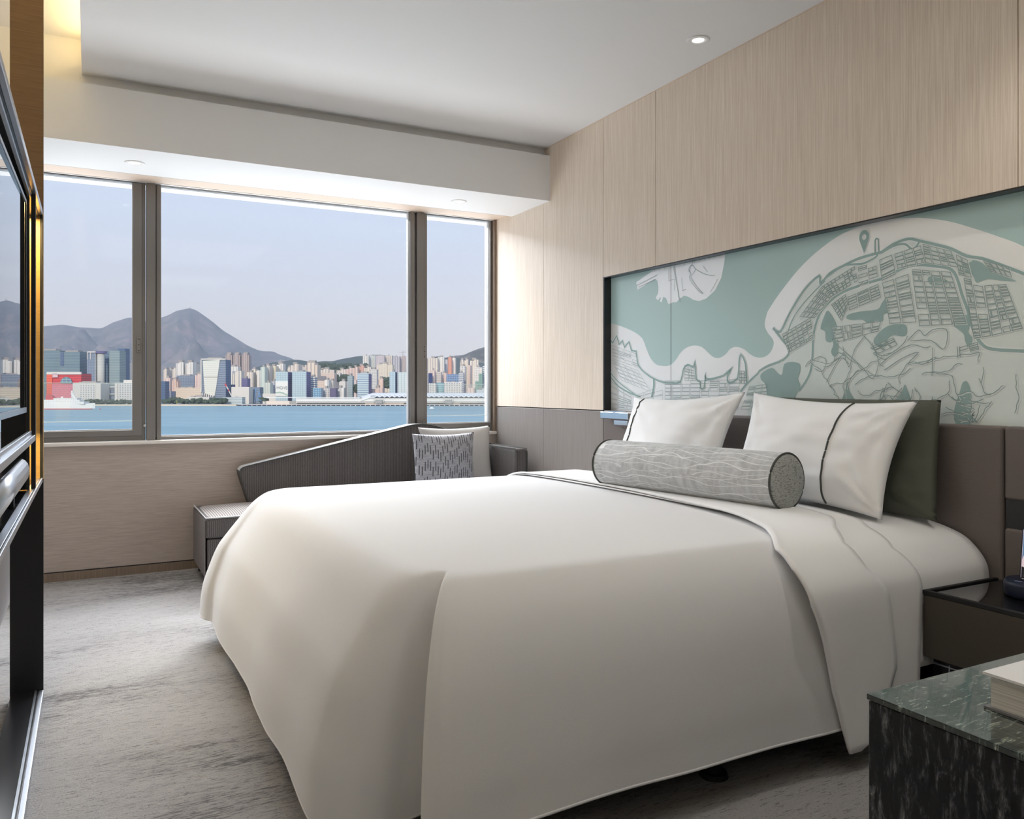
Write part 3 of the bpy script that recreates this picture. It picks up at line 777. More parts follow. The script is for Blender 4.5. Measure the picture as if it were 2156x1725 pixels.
# ================================================================== HEADBOARD
hb = empty('headboard', (XW, 2.2, 0), 'dark taupe textured leather headboard fixed along the wall below the map artwork', 'headboard')
MB().box(XW - .004, XW + .05, 1.606, 3.955, .25, .997).build('padded_panel', M['leather'], hb, bevel=.012, seg=4)
MB().box(XW - .004, XW + .05, -.4, 1.600, .757, .997).build('padded_panel', M['leather'], hb, bevel=.008, seg=3)
MB().box(XW - .004, XW + .05, -.4, 1.600, .25, .660).build('padded_panel', M['leather'], hb, bevel=.008, seg=3)
MB().box(XW + .006, XW + .05, -.4, 1.600, .660, .757).build('control_strip', M['black'], hb)
MB().box(XW + .02, XW + .055, YB, 3.955, 0, .25).build('plinth_panel', M['matte_black'], hb)
# folded reading lamp on the headboard top
rl = empty('reading_lamp', (2.66, 3.8, .95), 'polished chrome folded reading lamp on the headboard behind the farther pillow', 'reading lamp')
MB().box(2.630, 2.664, 3.63, 3.905, .950, .990).build('lamp_head', M['chrome'], rl, bevel=.004, seg=3)
MB().box(2.648, XW - .004, 3.66, 3.795, .916, .944).build('wall_bracket', M['chrome'], rl, bevel=.003, seg=3)
MB().box(2.62, 2.63, 3.64, 3.80, .993, .997).box(2.63, 2.66, 3.76, 3.78, .988, .997).build('arm', M['chrome'], rl)

# ================================================================== NIGHTSTAND, phone, charger
nsx = 2.310
ns = empty('nightstand', (2.5, 1.2, 0), 'dark leather nightstand with a black glass top to the right of the bed', 'nightstand')
MB().box(nsx, XW - .006, .72, 1.63, .285, .478).build('drawer_body', M['ns_leather'], ns, bevel=.003)
q = MB(); q.box(nsx - .002, nsx + .014, .718, 1.632, .478, .492); q.box(nsx + .014, XW - .006, 1.618, 1.632, .478, .492); q.box(nsx + .014, XW - .006, .718, .732, .478, .492)
q.build('top_frame', M['matte_black'], ns, bevel=.0015)
MB().box(nsx + .014, XW - .006, .732, 1.618, .478, .4865).build('glass_top', M['black_glass'], ns)
lb_ = MB().box(nsx + .03, XW - .006, .74, 1.615, 0, .285).build('lower_body', M['black'], ns)
q = MB()
for y in (.8, 1.0, 1.2, 1.4, 1.56): q.box(nsx + .028, nsx + .031, y, y + .004, .01, .27)
q.box(nsx + .026, nsx + .031, .74, 1.615, .262, .266); q.build('groove_lines', M['steel'], lb_)
ch = empty('charging_dock', (2.535, 1.405, .487), 'navy blue round charging dock on the nightstand top', 'charging dock')
m = M['navy'] = mat('navy_plastic', g(24, 34, 58), .4)
cx, cy = 2.545, 1.425
MB().lathe([(0, 0), (.072, 0), (.078, .003), (.082, .012), (.082, .040), (.080, .047), (.074, .051), (0, .051)], (cx, cy, .487)).build('dock_body', M['navy'], ch)
MB().box(cx - .062, cx - .050, cy + .006, cy + .026, .5375, .5388).build('logo_mark', mat('pale_mark', g(110, 120, 150), .5), ch)
# smartphone leaning on the dock
ph = empty('smartphone', (2.55, 1.4, .54), 'smartphone with a lit screen standing upright in the navy dock', 'smartphone')
def phone_pt(a, b, d):       # a across, b up, d depth (towards viewer)
    u = Vector((.30, -.95, 0)).normalized(); n = Vector((-.95, -.30, 0)).normalized()
    up = (Vector((0, 0, 1)) * .97 + n * -.24).normalized(); n2 = u.cross(up).normalized()
    if n2.dot(n) < 0: n2 = -n2
    return Vector((2.505, 1.448, .541)) + u * a + up * b + n2 * d
def slab(a0, a1, b0, b1, d0, d1, r=.0):
    P2 = round_poly([(a0, b0), (a1, b0), (a1, b1), (a0, b1)], [r] * 4, 6) if r else [(a0, b0), (a1, b0), (a1, b1), (a0, b1)]
    n = len(P2); vs = [phone_pt(a, b, d0) for a, b in P2] + [phone_pt(a, b, d1) for a, b in P2]
    return MB().add(vs, [tuple(range(n)), tuple(range(n, 2 * n))] + [(i, (i + 1) % n, n + (i + 1) % n, n + i) for i in range(n)])
slab(0, .078, 0, .158, -.008, 0, .009).build('phone_body', M['navy'], ph)
scr = mat('phone_screen_light', g(214, 196, 204), .2, emis=g(214, 196, 204), estr=.55)
scn = slab(.003, .075, .003, .155, 0, .0004, .007).build('screen', scr, ph)
def patch(nm, P2, col, d=.0007, es=.5):
    m = mat('screen_' + nm, g(*col), .3, emis=g(*col), estr=es)
    n = len(P2); MB().add([phone_pt(a, b, d) for a, b in P2], [tuple(range(n))]).build(nm, m, scn)
patch('screen_picture', [(.004, .06), (.016, .10), (.022, .152), (.004, .150)], (96, 130, 168))
patch('screen_picture', [(.05, .06), (.074, .05), (.074, .15), (.056, .152)], (232, 224, 190))
patch('screen_picture', [(.004, .004), (.074, .004), (.074, .02), (.004, .04)], (38, 38, 44), .0009, .2)
patch('screen_button', [(.042, .008), (.060, .008), (.060, .014), (.042, .014)], (240, 150, 50), .0012)
patch('screen_icon', [(.012, .010), (.018, .010), (.018, .018), (.012, .018)], (200, 200, 205), .0012)

# ================================================================== MARBLE TABLE and book
mt = empty('marble_table', (1.6, .2, 0), 'block-shaped black marble table with white flecks in the near right corner', 'table')
MB().box(.951, 2.3, -.6, .753, 0, .691).build('marble_body', M['marble'], mt, bevel=.0015)
MB().box(.949, 2.3, -.6, .755, .692, .700).build('table_top', M['marble_top'], mt, bevel=.0012)
bk = empty('hardcover_book', (1.2, .52, .70), 'thick white hardcover book lying on the marble table', 'book')
bcv = mat('white_book_cover', g(240, 240, 242), .35); bpg = mat('book_pages', g(206, 203, 196), .8); bsp = mat('grey_book_edge', g(120, 120, 122), .5)
m = bpg; s_ = noise_n(m, coords(m, (3, 3, 900)), 1, 2, .5); LK(m, ramp_n(m, s_, [(.35, g(200, 198, 194)), (.65, g(236, 235, 231))]), BS(m).inputs['Base Color'])
def rot_box(cx, cy, a, lx0, lx1, ly0, ly1, z0, z1):
    ca, sa = math.cos(a), math.sin(a)
    vs = [(cx + x * ca - y * sa, cy + x * sa + y * ca, z) for z in (z0, z1) for (x, y) in ((lx0, ly0), (lx1, ly0), (lx1, ly1), (lx0, ly1))]
    return MB().add(vs, [(0, 3, 2, 1), (4, 5, 6, 7), (0, 1, 5, 4), (1, 2, 6, 5), (2, 3, 7, 6), (3, 0, 4, 7)])
bx, by, ba = 1.045, .645, R(0)
rot_box(bx, by, ba, -.003, .26, -.20, .003, .7005, .7035).build('back_cover', bsp, bk)
rot_box(bx, by, ba, .003, .255, -.195, -.003, .7035, .745).build('pages', bpg, bk)
rot_box(bx, by, ba, -.004, .26, -.20, .004, .745, .7485).build('front_cover', bcv, bk)
# ================================================================== MAP ARTWORK behind the bed
XA = XW + .050
art = empty('map_artwork', (XA, 2.6, 1.0), 'long teal glass wall artwork of a harbour city map above the headboard', 'artwork')
def teal(name, col, rough): return mat(name, col, rough, spec=.5)
M['teal'] = mat('teal_frosted_glass', g(186, 214, 212), .42, spec=.5)
M['teal2'] = mat('teal_road_glass', g(158, 186, 184), .42, spec=.5)
M['mirr_art'] = mat('silvered_glass_window_white', g(252, 254, 254), .2, .15)  # near-white colour stands for the bright window mirrored in the silver
M['land'] = mat('pale_silvered_land', g(226, 236, 233), .35, .1)
M['etch_highlight'] = mat('etched_white_and_highlight', g(240, 246, 245), .5)
M['street'] = mat('etched_grey_line', g(148, 170, 168), .5)
MB().box(XA, XA + .008, 3.3945, 3.948, .99, 1.777).build('glass_panel', M['teal'], art)
MB().box(XA, XA + .008, -2.0, 3.3925, .99, 1.777).build('glass_panel', M['teal'], art)
MB().box(XA - .0006, XA, 3.392, 3.395, .99, 1.777).build('panel_joint', M['matte_black'], art)
def W(p, off=(0, 0), s=1.):
    y, z = at(off[0] + p[0] / s, off[1] + p[1] / s, x=XA)[1:]
    return (y, z)
c6 = lambda P: [W(p, (1240, 380), 3.317) for p in P]
c7 = lambda P: [W(p, (1600, 360), 3.194) for p in P]
def smooth2(P, n=4, closed=False):
    if closed:
        m_ = len(P); out = []
        for i in range(m_):
            a, b, c, d = P[(i - 1) % m_], P[i], P[(i + 1) % m_], P[(i + 2) % m_]
            for k in range(n):
                t = k / n; out.append(tuple(.5 * ((2 * b[j]) + (-a[j] + c[j]) * t + (2 * a[j] - 5 * b[j] + 4 * c[j] - d[j]) * t * t + (-a[j] + 3 * b[j] - 3 * c[j] + d[j]) * t ** 3) for j in (0, 1)))
        return out
    return catmull(P, n)
def clampz(P): return [(y, min(1.7765, max(.993, z))) for y, z in P]
def flat(P, lay, name, m, parent=art, closed_smooth=0):
    P = clampz(smooth2(P, closed_smooth, True) if closed_smooth else P)
    bm = bmesh.new(); vs = [bm.verts.new((0, y, z)) for y, z in P]
    es = [bm.edges.new((vs[i], vs[(i + 1) % len(vs)])) for i in range(len(vs))]
    bmesh.ops.triangle_fill(bm, edges=es, use_beauty=True)
    d = XA - .00035 * lay
    bm.verts.ensure_lookup_table(); bm.verts.index_update()
    V = [(d, v.co.y, v.co.z) for v in bm.verts]; F = [[v.index for v in f.verts] for f in bm.faces]; bm.free()
    return MB().add(V, F).build(name, m, parent)
RC = [0]
def ribbon(mb, P, wd, lay, closed=False):
    RC[0] += 1
    P = [Vector((a, min(1.7765, max(.993, b)))) for a, b in P]; n = len(P); L_, R_ = [], []
    for i, p in enumerate(P):
        a = P[(i - 1) % n] if (i or closed) else p; b = P[(i + 1) % n] if (i < n - 1 or closed) else p
        d1 = (p - a).normalized() if (p - a).length > 1e-7 else (b - p).normalized(); d2 = (b - p).normalized() if (b - p).length > 1e-7 else d1
        t = d1 + d2; t = t.normalized() if t.length > 1e-6 else d1
        nn = Vector((-t.y, t.x)); k = max(.75, abs(nn.dot(Vector((-d1.y, d1.x))))); h = nn * (wd / 2 / k)
        L_.append(p + h); R_.append(p - h)
    d = XA - .00035 * lay - 1.2e-5 * (RC[0] % 25)
    vs = [(d, q.x, q.y) for q in L_] + [(d, q.x, q.y) for q in R_]
    mb.add(vs, [(i, (i + 1) % n, n + (i + 1) % n, n + i) for i in range(n if closed else n - 1)])
# silvered areas
top_land = c6([(330, 712), (455, 625), (430, 618), (950, 480), (948, 560), (925, 680), (880, 770), (820, 825), (770, 843), (730, 835), (700, 815), (665, 805), (640, 822), (610, 852), (590, 850), (555, 865), (538, 822), (520, 812), (508, 852), (494, 846), (503, 822), (496, 815), (484, 840), (466, 820), (484, 790), (486, 745), (478, 700), (455, 690), (340, 765)])
flat(top_land, 1, 'silvered_land', M['mirr_art'])
coast_o = c6([(150, 1000), (185, 1005), (300, 1050), (370, 1100), (400, 1170), (430, 1240), (470, 1285), (520, 1297), (570, 1290), (610, 1250), (640, 1205), (680, 1170), (735, 1153), (790, 1165), (830, 1200), (870, 1235), (910, 1240), (955, 1215), (990, 1175), (1035, 1163), (1085, 1180), (1120, 1210), (1165, 1235), (1220, 1235), (1265, 1205), (1290, 1150), (1285, 1110), (1250, 1065), (1228, 1010)]) + \
    c7([(45, 970), (62, 930), (150, 800), (300, 620), (480, 470), (650, 380), (850, 330), (1050, 315), (1250, 335), (1450, 390), (1600, 440), (1776, 510), (2100, 700), (2500, 900)])
coast_s = catmull(coast_o, 4)
lo_z = .993
flat(coast_s + [(coast_s[-1][0], lo_z), (coast_s[0][0], lo_z)], 1, 'silvered_land', M['mirr_art'])
# inner land right: slightly different pale tone
inner = [(135, 1075), (200, 960), (300, 800), (400, 705), (405, 760), (470, 690), (560, 640), (660, 590), (780, 550), (820, 545), (900, 490), (1000, 455), (1080, 470), (1200, 500), (1290, 525), (1380, 570), (1500, 590), (1640, 640), (1776, 690), (2300, 900)]
inner_m = c7(inner)
low = c7([(200, 1210), (160, 1270), (60, 1310), (0, 1345)]) + c6([(1180, 1350), (1105, 1420)])
flat([inner_m[0]] + inner_m[1:] + [(inner_m[-1][0], lo_z), (low[-1][0], lo_z)] + low[::-1] + c7([(175, 1150)]), 2, 'inner_land', M['land'])
# roads (teal, with a pale outline on the outer side)
road_b, road_w = MB(), MB()
def road(P, wd=.0105, sm=3):
    P = catmull(P, sm)
    ribbon(road_w, P, wd + .008, 3); ribbon(road_b, P, wd, 4)
road(c7([(90, 1060), (140, 1080), (200, 960), (300, 800), (400, 705), (408, 760), (470, 690), (560, 640), (660, 592), (780, 556), (820, 545), (900, 492), (1000, 457), (1080, 472), (1200, 500), (1290, 525), (1390, 572), (1500, 590), (1640, 640), (1776, 692), (2200, 860)]))
road(c7([(90, 1055), (140, 1120), (200, 1205), (160, 1270), (60, 1310), (0, 1345)]) + c6([(1180, 1350), (1105, 1420), (1060, 1475)]))
road(c7([(410, 750), (470, 700), (560, 640), (640, 628), (700, 622), (780, 580), (795, 550)]), .008)
road(c7([(1075, 475), (1050, 512), (1020, 525), (975, 492), (900, 505), (815, 555)]), .008)
road(c7([(265, 1480), (325, 1390), (352, 1290), (362, 1100), (400, 970), (470, 880), (560, 815), (700, 762), (860, 712), (960, 655), (1060, 632), (1200, 642), (1290, 665), (1330, 730), (1360, 830), (1400, 940), (1440, 1080), (1490, 1160), (1560, 1198), (1776, 1212), (2200, 1230)]), .011)
road(c7([(180, 1150), (200, 1050), (250, 950), (330, 850), (440, 740)]), .006)
road(c6([(150, 1105), (168, 1135), (195, 1085), (212, 1145), (235, 1120), (250, 1165), (280, 1128), (298, 1188), (330, 1195), (345, 1290), (400, 1350), (460, 1388), (520, 1410), (575, 1412), (640, 1408), (660, 1320), (692, 1288), (732, 1302), (742, 1262), (750, 1385), (778, 1408), (782, 1450), (806, 1448), (815, 1350), (822, 1390), (940, 1365), (1003, 1304), (968, 1370), (980, 1415), (1040, 1382), (1050, 1270), (1062, 1218), (1095, 1280), (1105, 1420)]), .010, 2)
road(c6([(150, 1370), (210, 1440), (300, 1490), (360, 1510)]), .009); road(c6([(150, 1340), (200, 1400), (260, 1450), (330, 1500)]), .007)
road(c6([(455, 1385), (455, 1440), (440, 1515)]), .016)
ribbon(road_b, c7([(776, 552), (775, 470), (781, 457), (789, 455), (797, 462), (801, 548)]), .006, 4)
road_w.build('road_outlines', M['etch_highlight'], art); road_b.build('main_roads', M['teal2'], art)
# parks
parks = [
 [(10, 1365), (80, 1325), (120, 1360), (150, 1370), (165, 1300), (220, 1285), (268, 1300), (272, 1350), (256, 1400), (275, 1450), (240, 1510), (200, 1572), (70, 1562), (40, 1440), (10, 1405)],
 [(410, 1060), (430, 990), (460, 940), (515, 1030), (510, 1080), (485, 1150), (445, 1140), (440, 1080)],
 [(490, 1130), (525, 1132), (528, 1180), (525, 1240), (497, 1248), (480, 1215), (495, 1170)],
 [(583, 990), (600, 965), (680, 945), (790, 932), (820, 892), (850, 850), (862, 862), (872, 910), (868, 950), (832, 968), (828, 1010), (780, 1008), (730, 1028), (690, 1000), (620, 1003)],
 [(770, 1130), (800, 1090), (850, 1050), (920, 1030), (980, 1037), (992, 1065), (985, 1105), (950, 1113), (900, 1105), (860, 1130), (840, 1180), (805, 1187), (770, 1160)],
 [(1130, 740), (1142, 710), (1200, 706), (1250, 730), (1280, 755), (1240, 766), (1160, 768)],
 [(1350, 650), (1420, 612), (1440, 600), (1500, 622), (1560, 680), (1650, 712), (1730, 742), (1640, 738), (1530, 728), (1460, 750), (1430, 700)],
 [(1290, 1025), (1340, 985), (1410, 967), (1430, 1000), (1402, 1080), (1430, 1122), (1424, 1168), (1400, 1180), (1380, 1140), (1368, 1090)],
 [(545, 1560), (575, 1480), (590, 1415), (602, 1475), (650, 1580), (600, 1640), (540, 1640)],
 [(910, 1560), (955, 1490), (975, 1438), (1000, 1490), (1022, 1570)],
 [(1310, 1600), (1345, 1490), (1365, 1425), (1395, 1418), (1420, 1480), (1430, 1590), (1420, 1700), (1320, 1700)],
 [(390, 850), (415, 812), (432, 815), (425, 850), (400, 862)]]
for k, P in enumerate(parks): flat(c7(P), 5, 'park_shape', M['teal2'], closed_smooth=3)
# location pin: teardrop with a round hole
cy_, cz_ = W((703, 445), (1600, 360), 3.194); ty_, tz_ = W((703, 552), (1600, 360), 3.194)
def pin(rad, hole, tip, lay, name, m):
    hgt = cz_ - tz_ + tip
    n = 48; O = []
    th = math.acos(min(.99, rad / hgt))
    for k in range(n + 1):
        a = -PI / 2 + th + (2 * PI - 2 * th) * k / n
        O.append((cy_ + rad * math.cos(a) * .86, cz_ + rad * math.sin(a)))
    O = [(cy_, cz_ - hgt)] + O
    I = [(cy_ + hole * .9 * math.cos(-PI / 2 + 2 * PI * k / (len(O))), cz_ + hole * math.sin(-PI / 2 + 2 * PI * k / (len(O)))) for k in range(len(O))]
    d = XA - .00035 * lay; n = len(O)
    return MB().add([(d, *p) for p in O] + [(d, *p) for p in I], [(i, (i + 1) % n, n + (i + 1) % n, n + i) for i in range(n)]).build(name, m, art)
pin(.032, .009, .006, 5, 'location_pin_outline', M['etch_highlight']); pin(.0275, .0115, 0, 6, 'location_pin', M['teal2'])
# street blocks: outlines of city blocks inside quads
st_d, st_w = MB(), MB()
rb = random.Random(3)
def blocks(Q, nx, ny, conv=c7, gap=.16, wd=.0028, split=.35, skip=.06, jit=.05):
    q = conv(Q)
    def B(a, b):
        return tuple((q[0][j] * (1 - a) + q[1][j] * a) * (1 - b) + (q[3][j] * (1 - a) + q[2][j] * a) * b for j in (0, 1))
    xs = [i / nx for i in range(nx + 1)]; ys = [j / ny for j in range(ny + 1)]
    xs = [x + (rb.uniform(-jit, jit) / nx * 3 if 0 < i < nx else 0) for i, x in enumerate(xs)]
    ys = [y + (rb.uniform(-jit, jit) / ny * 3 if 0 < i < ny else 0) for i, y in enumerate(ys)]
    for i in range(nx):
        for j in range(ny):
            if rb.random() < skip: continue
            x0, x1, y0, y1 = xs[i], xs[i + 1], ys[j], ys[j + 1]
            gx, gy = gap * (x1 - x0) / 2, gap * (y1 - y0) / 2
            cells = [(x0 + gx, x1 - gx, y0 + gy, y1 - gy)]
            if rb.random() < split:
                a, b, c, d = cells[0]
                if rb.random() < .6: m_ = (c + d) / 2; cells = [(a, b, c, m_ - gy * .6), (a, b, m_ + gy * .6, d)]
                else: m_ = a + (b - a) * rb.uniform(.25, .7); cells = [(a, m_ - gx * .6, c, d), (m_ + gx * .6, b, c, d)]
            for a, b, c, d in cells:
                P = [B(a, c), B(b, c), B(b, d), B(a, d)]
                ribbon(st_d, P, wd, 7, True)
                if conv is c6: continue
                P2 = [(y - .0028, z - .0026) for y, z in P]
                ribbon(st_w, P2, wd * 1.05, 6, True)  # offset white copy paints an emboss highlight along each outline
blocks([(150, 1100), (345, 985), (362, 1130), (195, 1225)], 6, 6)
blocks([(265, 985), (425, 770), (500, 830), (370, 990)], 6, 4)
blocks([(430, 770), (640, 640), (660, 740), (480, 850)], 8, 4)
blocks([(480, 900), (580, 830), (600, 900), (550, 1010)], 4, 5)
blocks([(660, 650), (785, 610), (800, 735), (665, 775)], 2, 5)
blocks([(800, 600), (895, 560), (925, 690), (815, 745)], 1, 4)
blocks([(905, 560), (1085, 500), (1120, 615), (925, 660)], 3, 4)
blocks([(1095, 490), (1290, 540), (1340, 650), (1115, 620)], 4, 4)
blocks([(590, 850), (800, 760), (820, 850), (600, 940)], 3, 5)
blocks([(820, 755), (1005, 690), (1060, 1020), (870, 1030)], 2, 8)
blocks([(1020, 660), (1290, 680), (1400, 1030), (1070, 1045)], 4, 10, split=.3)
blocks([(1370, 720), (1500, 745), (1560, 1110), (1440, 1130)], 2, 10)
blocks([(1510, 770), (1660, 760), (1776, 830), (1776, 1080), (1570, 1100)][:2] + [(1776, 1060), (1560, 1110)], 3, 8)
blocks([(1320, 560), (1400, 600), (1430, 720), (1340, 700)], 2, 4)
blocks([(1500, 600), (1680, 650), (1700, 720), (1560, 680)], 4, 2)
blocks([(480, 1050), (820, 1010), (800, 1080), (510, 1160)], 5, 2)
blocks([(740, 1190), (900, 1120), (930, 1170), (800, 1230)], 3, 2)
blocks([(1340, 1190), (1470, 1150), (1480, 1200), (1350, 1230)], 2, 2)
# near-window district: streets of the far shore
blocks([(530, 1400), (1060, 1390), (1050, 1600), (530, 1600)], 8, 8, c6, .14, .0016, .25)
blocks([(670, 1290), (735, 1310), (745, 1400), (670, 1400)], 3, 5, c6, .12, .0015)
blocks([(1052, 1330), (1100, 1330), (1100, 1420), (1052, 1420)], 3, 4, c6, .12, .002)
blocks([(1120, 1440), (1250, 1420), (1255, 1600), (1060, 1600)], 3, 7, c6, .15, .0016)
blocks([(160, 1150), (330, 1210), (350, 1310), (170, 1250)], 4, 4, c6, .15, .0014)
blocks([(155, 1250), (350, 1330), (450, 1410), (430, 1500), (160, 1400)][:2] + [(440, 1480), (230, 1400)], 4, 5, c6, .14, .0014)
blocks([(152, 1400), (300, 1500), (300, 1600), (155, 1600)], 3, 5, c6, .14, .0014)
blocks([(330, 1500), (520, 1430), (520, 1600), (300, 1600)], 3, 5, c6, .14, .0014)
# harbour lines on the upper silvered piece
for P in ([(450, 625), (940, 515)], [(455, 612), (942, 500)], [(590, 600), (640, 850)], [(600, 590), (632, 845)], [(700, 640), (730, 560)], [(720, 570), (760, 540)], [(800, 600), (830, 640)], [(335, 735), (480, 660)], [(350, 745), (470, 690)], [(560, 620), (560, 700), (600, 690), (598, 770)], [(650, 680), (655, 770), (680, 760)]):
    ribbon(st_d, c6(P), .0022, 7)
for k in range(14): a = 460 + k * 35; ribbon(st_d, c6([(a, 640 - k * 8), (a + 4, 600 - k * 7.4)]), .0018, 7)
for P in ([(715, 650), (700, 620), (720, 590), (745, 620), (730, 650), (715, 680), (770, 760), (800, 790), (770, 775), (705, 690), (715, 650)], [(745, 620), (800, 650), (860, 665), (885, 660)], [(850, 780), (880, 730), (900, 690)]):
    ribbon(st_d, catmull(c6(P), 3), .0022, 7)
# hill contours: wandering lines
def wander(x, y, a, n, step, turn, box):
    P = [(x, y)]
    for _ in range(n):
        a += rb.uniform(-turn, turn)
        x += math.cos(a) * step; y += math.sin(a) * step
        if not (box[0] < x < box[1] and box[2] < y < box[3]): a += PI * .6; x = min(max(x, box[0]), box[1]); y = min(max(y, box[2]), box[3])
        P.append((x, y))
    return P
for k in range(46):
    x = rb.uniform(330, 1760); y = rb.uniform(1240, 1690)
    if y < 1230 or (x < 560 and y < 1220): continue
    P = wander(x, y, rb.uniform(-.5, .5) + (rb.choice((0, PI / 2, PI)) if x > 800 else rb.uniform(0, 6)), rb.randint(6, 16), rb.uniform(20, 32), .62, (300, 1990, 1225, 1690))
    Q = catmull(c7(P), 3)
    ribbon(st_d, Q, .0026, 7); ribbon(st_w, [(a - .003, b - .003) for a, b in Q], .0034, 6)
for P in ([(760, 1160), (790, 1230), (860, 1240), (960, 1170), (995, 1110)], [(1000, 1140), (1070, 1070), (1110, 1110), (1160, 1070), (1255, 1065), (1260, 1150), (1230, 1200), (1150, 1140), (1010, 1145)], [(815, 1300), (900, 1230), (1020, 1170), (1110, 1190), (1150, 1180)], [(840, 1340), (960, 1260), (1070, 1220), (1000, 1300), (1160, 1270)], [(1165, 1190), (1160, 1380)], [(520, 1170), (600, 1240), (700, 1330), (760, 1400), (800, 1290), (760, 1180), (700, 1110)], [(560, 1180), (600, 1320), (640, 1200), (700, 1120)], [(330, 1300), (400, 1250), (450, 1280), (420, 1350), (370, 1330)], [(450, 1420), (540, 1260), (600, 1300)], [(1330, 1180), (1335, 1260)], [(1345, 1180), (1350, 1250)]):
    Q = catmull(c7(P), 3); ribbon(st_d, Q, .0028, 7); ribbon(st_w, [(a - .003, b - .003) for a, b in Q], .0036, 6)
st_w.build('painted_street_highlights', M['etch_highlight'], art); st_d.build('street_lines', M['street'], art)
HAZE = 1.1e-4
# ================================================================== HARBOUR VIEW
FWD = Vector((math.sin(YAW), math.cos(YAW), 0)); RGT = Vector((math.cos(YAW), -math.sin(YAW), 0))
SEA, LAND = -30.0, -28.0
def hz(u, v, D):
    """point at distance D in front of the room, seen at (u, v)"""
    return FWD * D + RGT * ((u - 1078) / 1691.5 * D) + Vector((0, 0, EYE + (820 - v) / 1691.5 * D))
def lx(u, D): return (u - 1078) / 1691.5 * D
def lz(v, D): return EYE + (820 - v) / 1691.5 * D
# local frame: x to the right, y away from the room, z up
class LB(MB):
    def put(s, name, m, parent=None, origin=(0, 0, 0), kind=None, bevel=0):
        """vertices are in the harbour frame; the object is turned into it"""
        me = bpy.data.meshes.new(name)
        O = Vector(origin)
        me.from_pydata([tuple(Vector(v) - O) for v in s.v], [], s.f)
        me.polygons.foreach_set('use_smooth', s.sm); me.update()
        bm = bmesh.new(); bm.from_mesh(me); bmesh.ops.recalc_face_normals(bm, faces=bm.faces); bm.to_mesh(me); bm.free()
        me.materials.append(m)
        o = bpy.data.objects.new(name, me); C.objects.link(o)
        if parent is not None: o.parent = parent
        else:
            o.location = RGT * O.x + FWD * O.y + Vector((0, 0, O.z)); o.rotation_euler = (0, 0, -YAW)
        if kind: o['kind'] = kind
        return o
# sea
m = M['sea'] = mat('harbour_water', g(70, 124, 150), .45, spec=.35)
nw = noise_n(m, coords(m, (.02, .075, .05)), 1.0, 8, .68, .4); nb = noise_n(m, coords(m, (.002, .012, 1)), 1.0, 4, .6)
LK(m, ramp_n(m, math_n(m, 'ADD', math_n(m, 'MULTIPLY', nw, .45), math_n(m, 'MULTIPLY', nb, .55)), [(.35, g(132, 166, 168)), (.55, g(152, 182, 184)), (.7, g(180, 202, 202))]), BS(m).inputs['Base Color'])
bump(m, nw, .6, .7)
q = LB(); q.add([(-3000, 30, SEA), (4000, 30, SEA), (4000, 1530, SEA), (-3000, 1530, SEA)], [(0, 1, 2, 3)])
q.put('sea', M['sea'], kind='structure')
m = M['ground'] = mat('shore_ground', g(150, 146, 138), .9)
q = LB(); q.add([(-3000, 1512, LAND), (4000, 1512, LAND), (4000, 3300, LAND), (-3000, 3300, LAND)], [(0, 1, 2, 3)])
q.put('shore_ground', M['ground'], kind='structure')
M['quay'] = mat('sandy_quay_wall', g(214, 200, 178), .8)
q = LB(); q.box(-3000, lx(499, 1508), 1504, 1520, SEA - 1, LAND + .9); q.put('seawall', M['quay'], kind='structure')

# hills
def terrain(name, prof, D0, D1, D2, cols, rough, col_stops, seed, n_rows=44, step=5, kind='structure'):
    m = mat(name + '_surface', col_stops[0][1], .95, spec=.1)
    a = noise_n(m, coords(m, (.006, .006, .008)), 1, 12, .78, .9)
    LK(m, ramp_n(m, a, col_stops), BS(m).inputs['Base Color'])
    u0, u1 = prof[0][0], prof[-1][0]; P = []
    pc = catmull(prof, 5)
    u = u0
    while u <= u1:
        for i in range(len(pc) - 1):
            if pc[i][0] <= u <= pc[i + 1][0]:
                k = (u - pc[i][0]) / max(1e-6, pc[i + 1][0] - pc[i][0]); v = lerp(pc[i][1], pc[i + 1][1], k); break
        H = lz(v, D1) + 28
        row = []
        for j in range(n_rows + 1):
            s = j / n_rows
            if s <= .8:
                t = s / .8; D = lerp(D0, D1, t); h = H * (t ** 1.25)
            else:
                t2 = (s - .8) / .2; t = 1; D = lerp(D1, D2, t2); h = H * (1 - .5 * t2)
            x = (u - 1078) / 1691.5 * D
            wgt = math.sin(min(1, t) * PI) if s <= .8 else 0
            nn = noise.fractal(Vector((x * .0022 + seed, D * .0022, 3.3)), .9, 2.1, 6)
            rg = abs(noise.noise(Vector((x * .0035 + seed, D * .0008, 8)))) 
            h += wgt * H * (rough * nn - rough * .9 * rg)
            if t >= .999 and s <= .8: h += H * .006 * noise.noise(Vector((u * .12, seed, 0)))
            row.append((x, D, max(h, 0) - 28.2))
        P.append(row); u += step
    return LB().grid(P).put(name, m, kind=kind)
terrain('mountain_range', [(-500, 740), (-300, 715), (-100, 700), (0, 692), (60, 690), (92, 686), (115, 684), (135, 683), (165, 688), (190, 689), (211, 690), (222, 686), (235, 679), (250, 674), (275, 668), (300, 676), (325, 674), (341, 668), (355, 663), (372, 654), (386, 651), (396, 648), (402, 648.5), (412, 652), (425, 660), (436, 668), (450, 678), (468, 693), (485, 704), (505, 716), (522, 727), (545, 737), (560, 739), (575, 740), (590, 747), (606, 752), (618, 757), (650, 775), (700, 800), (760, 815)],
        3300, 5200, 6200, 0, .42, [(.32, (.20, .225, .23)), (.5, (.27, .28, .28)), (.6, (.38, .33, .33)), (.72, (.55, .45, .42))], 2.0)  # slopes paled and cooled in colour to carry distance haze
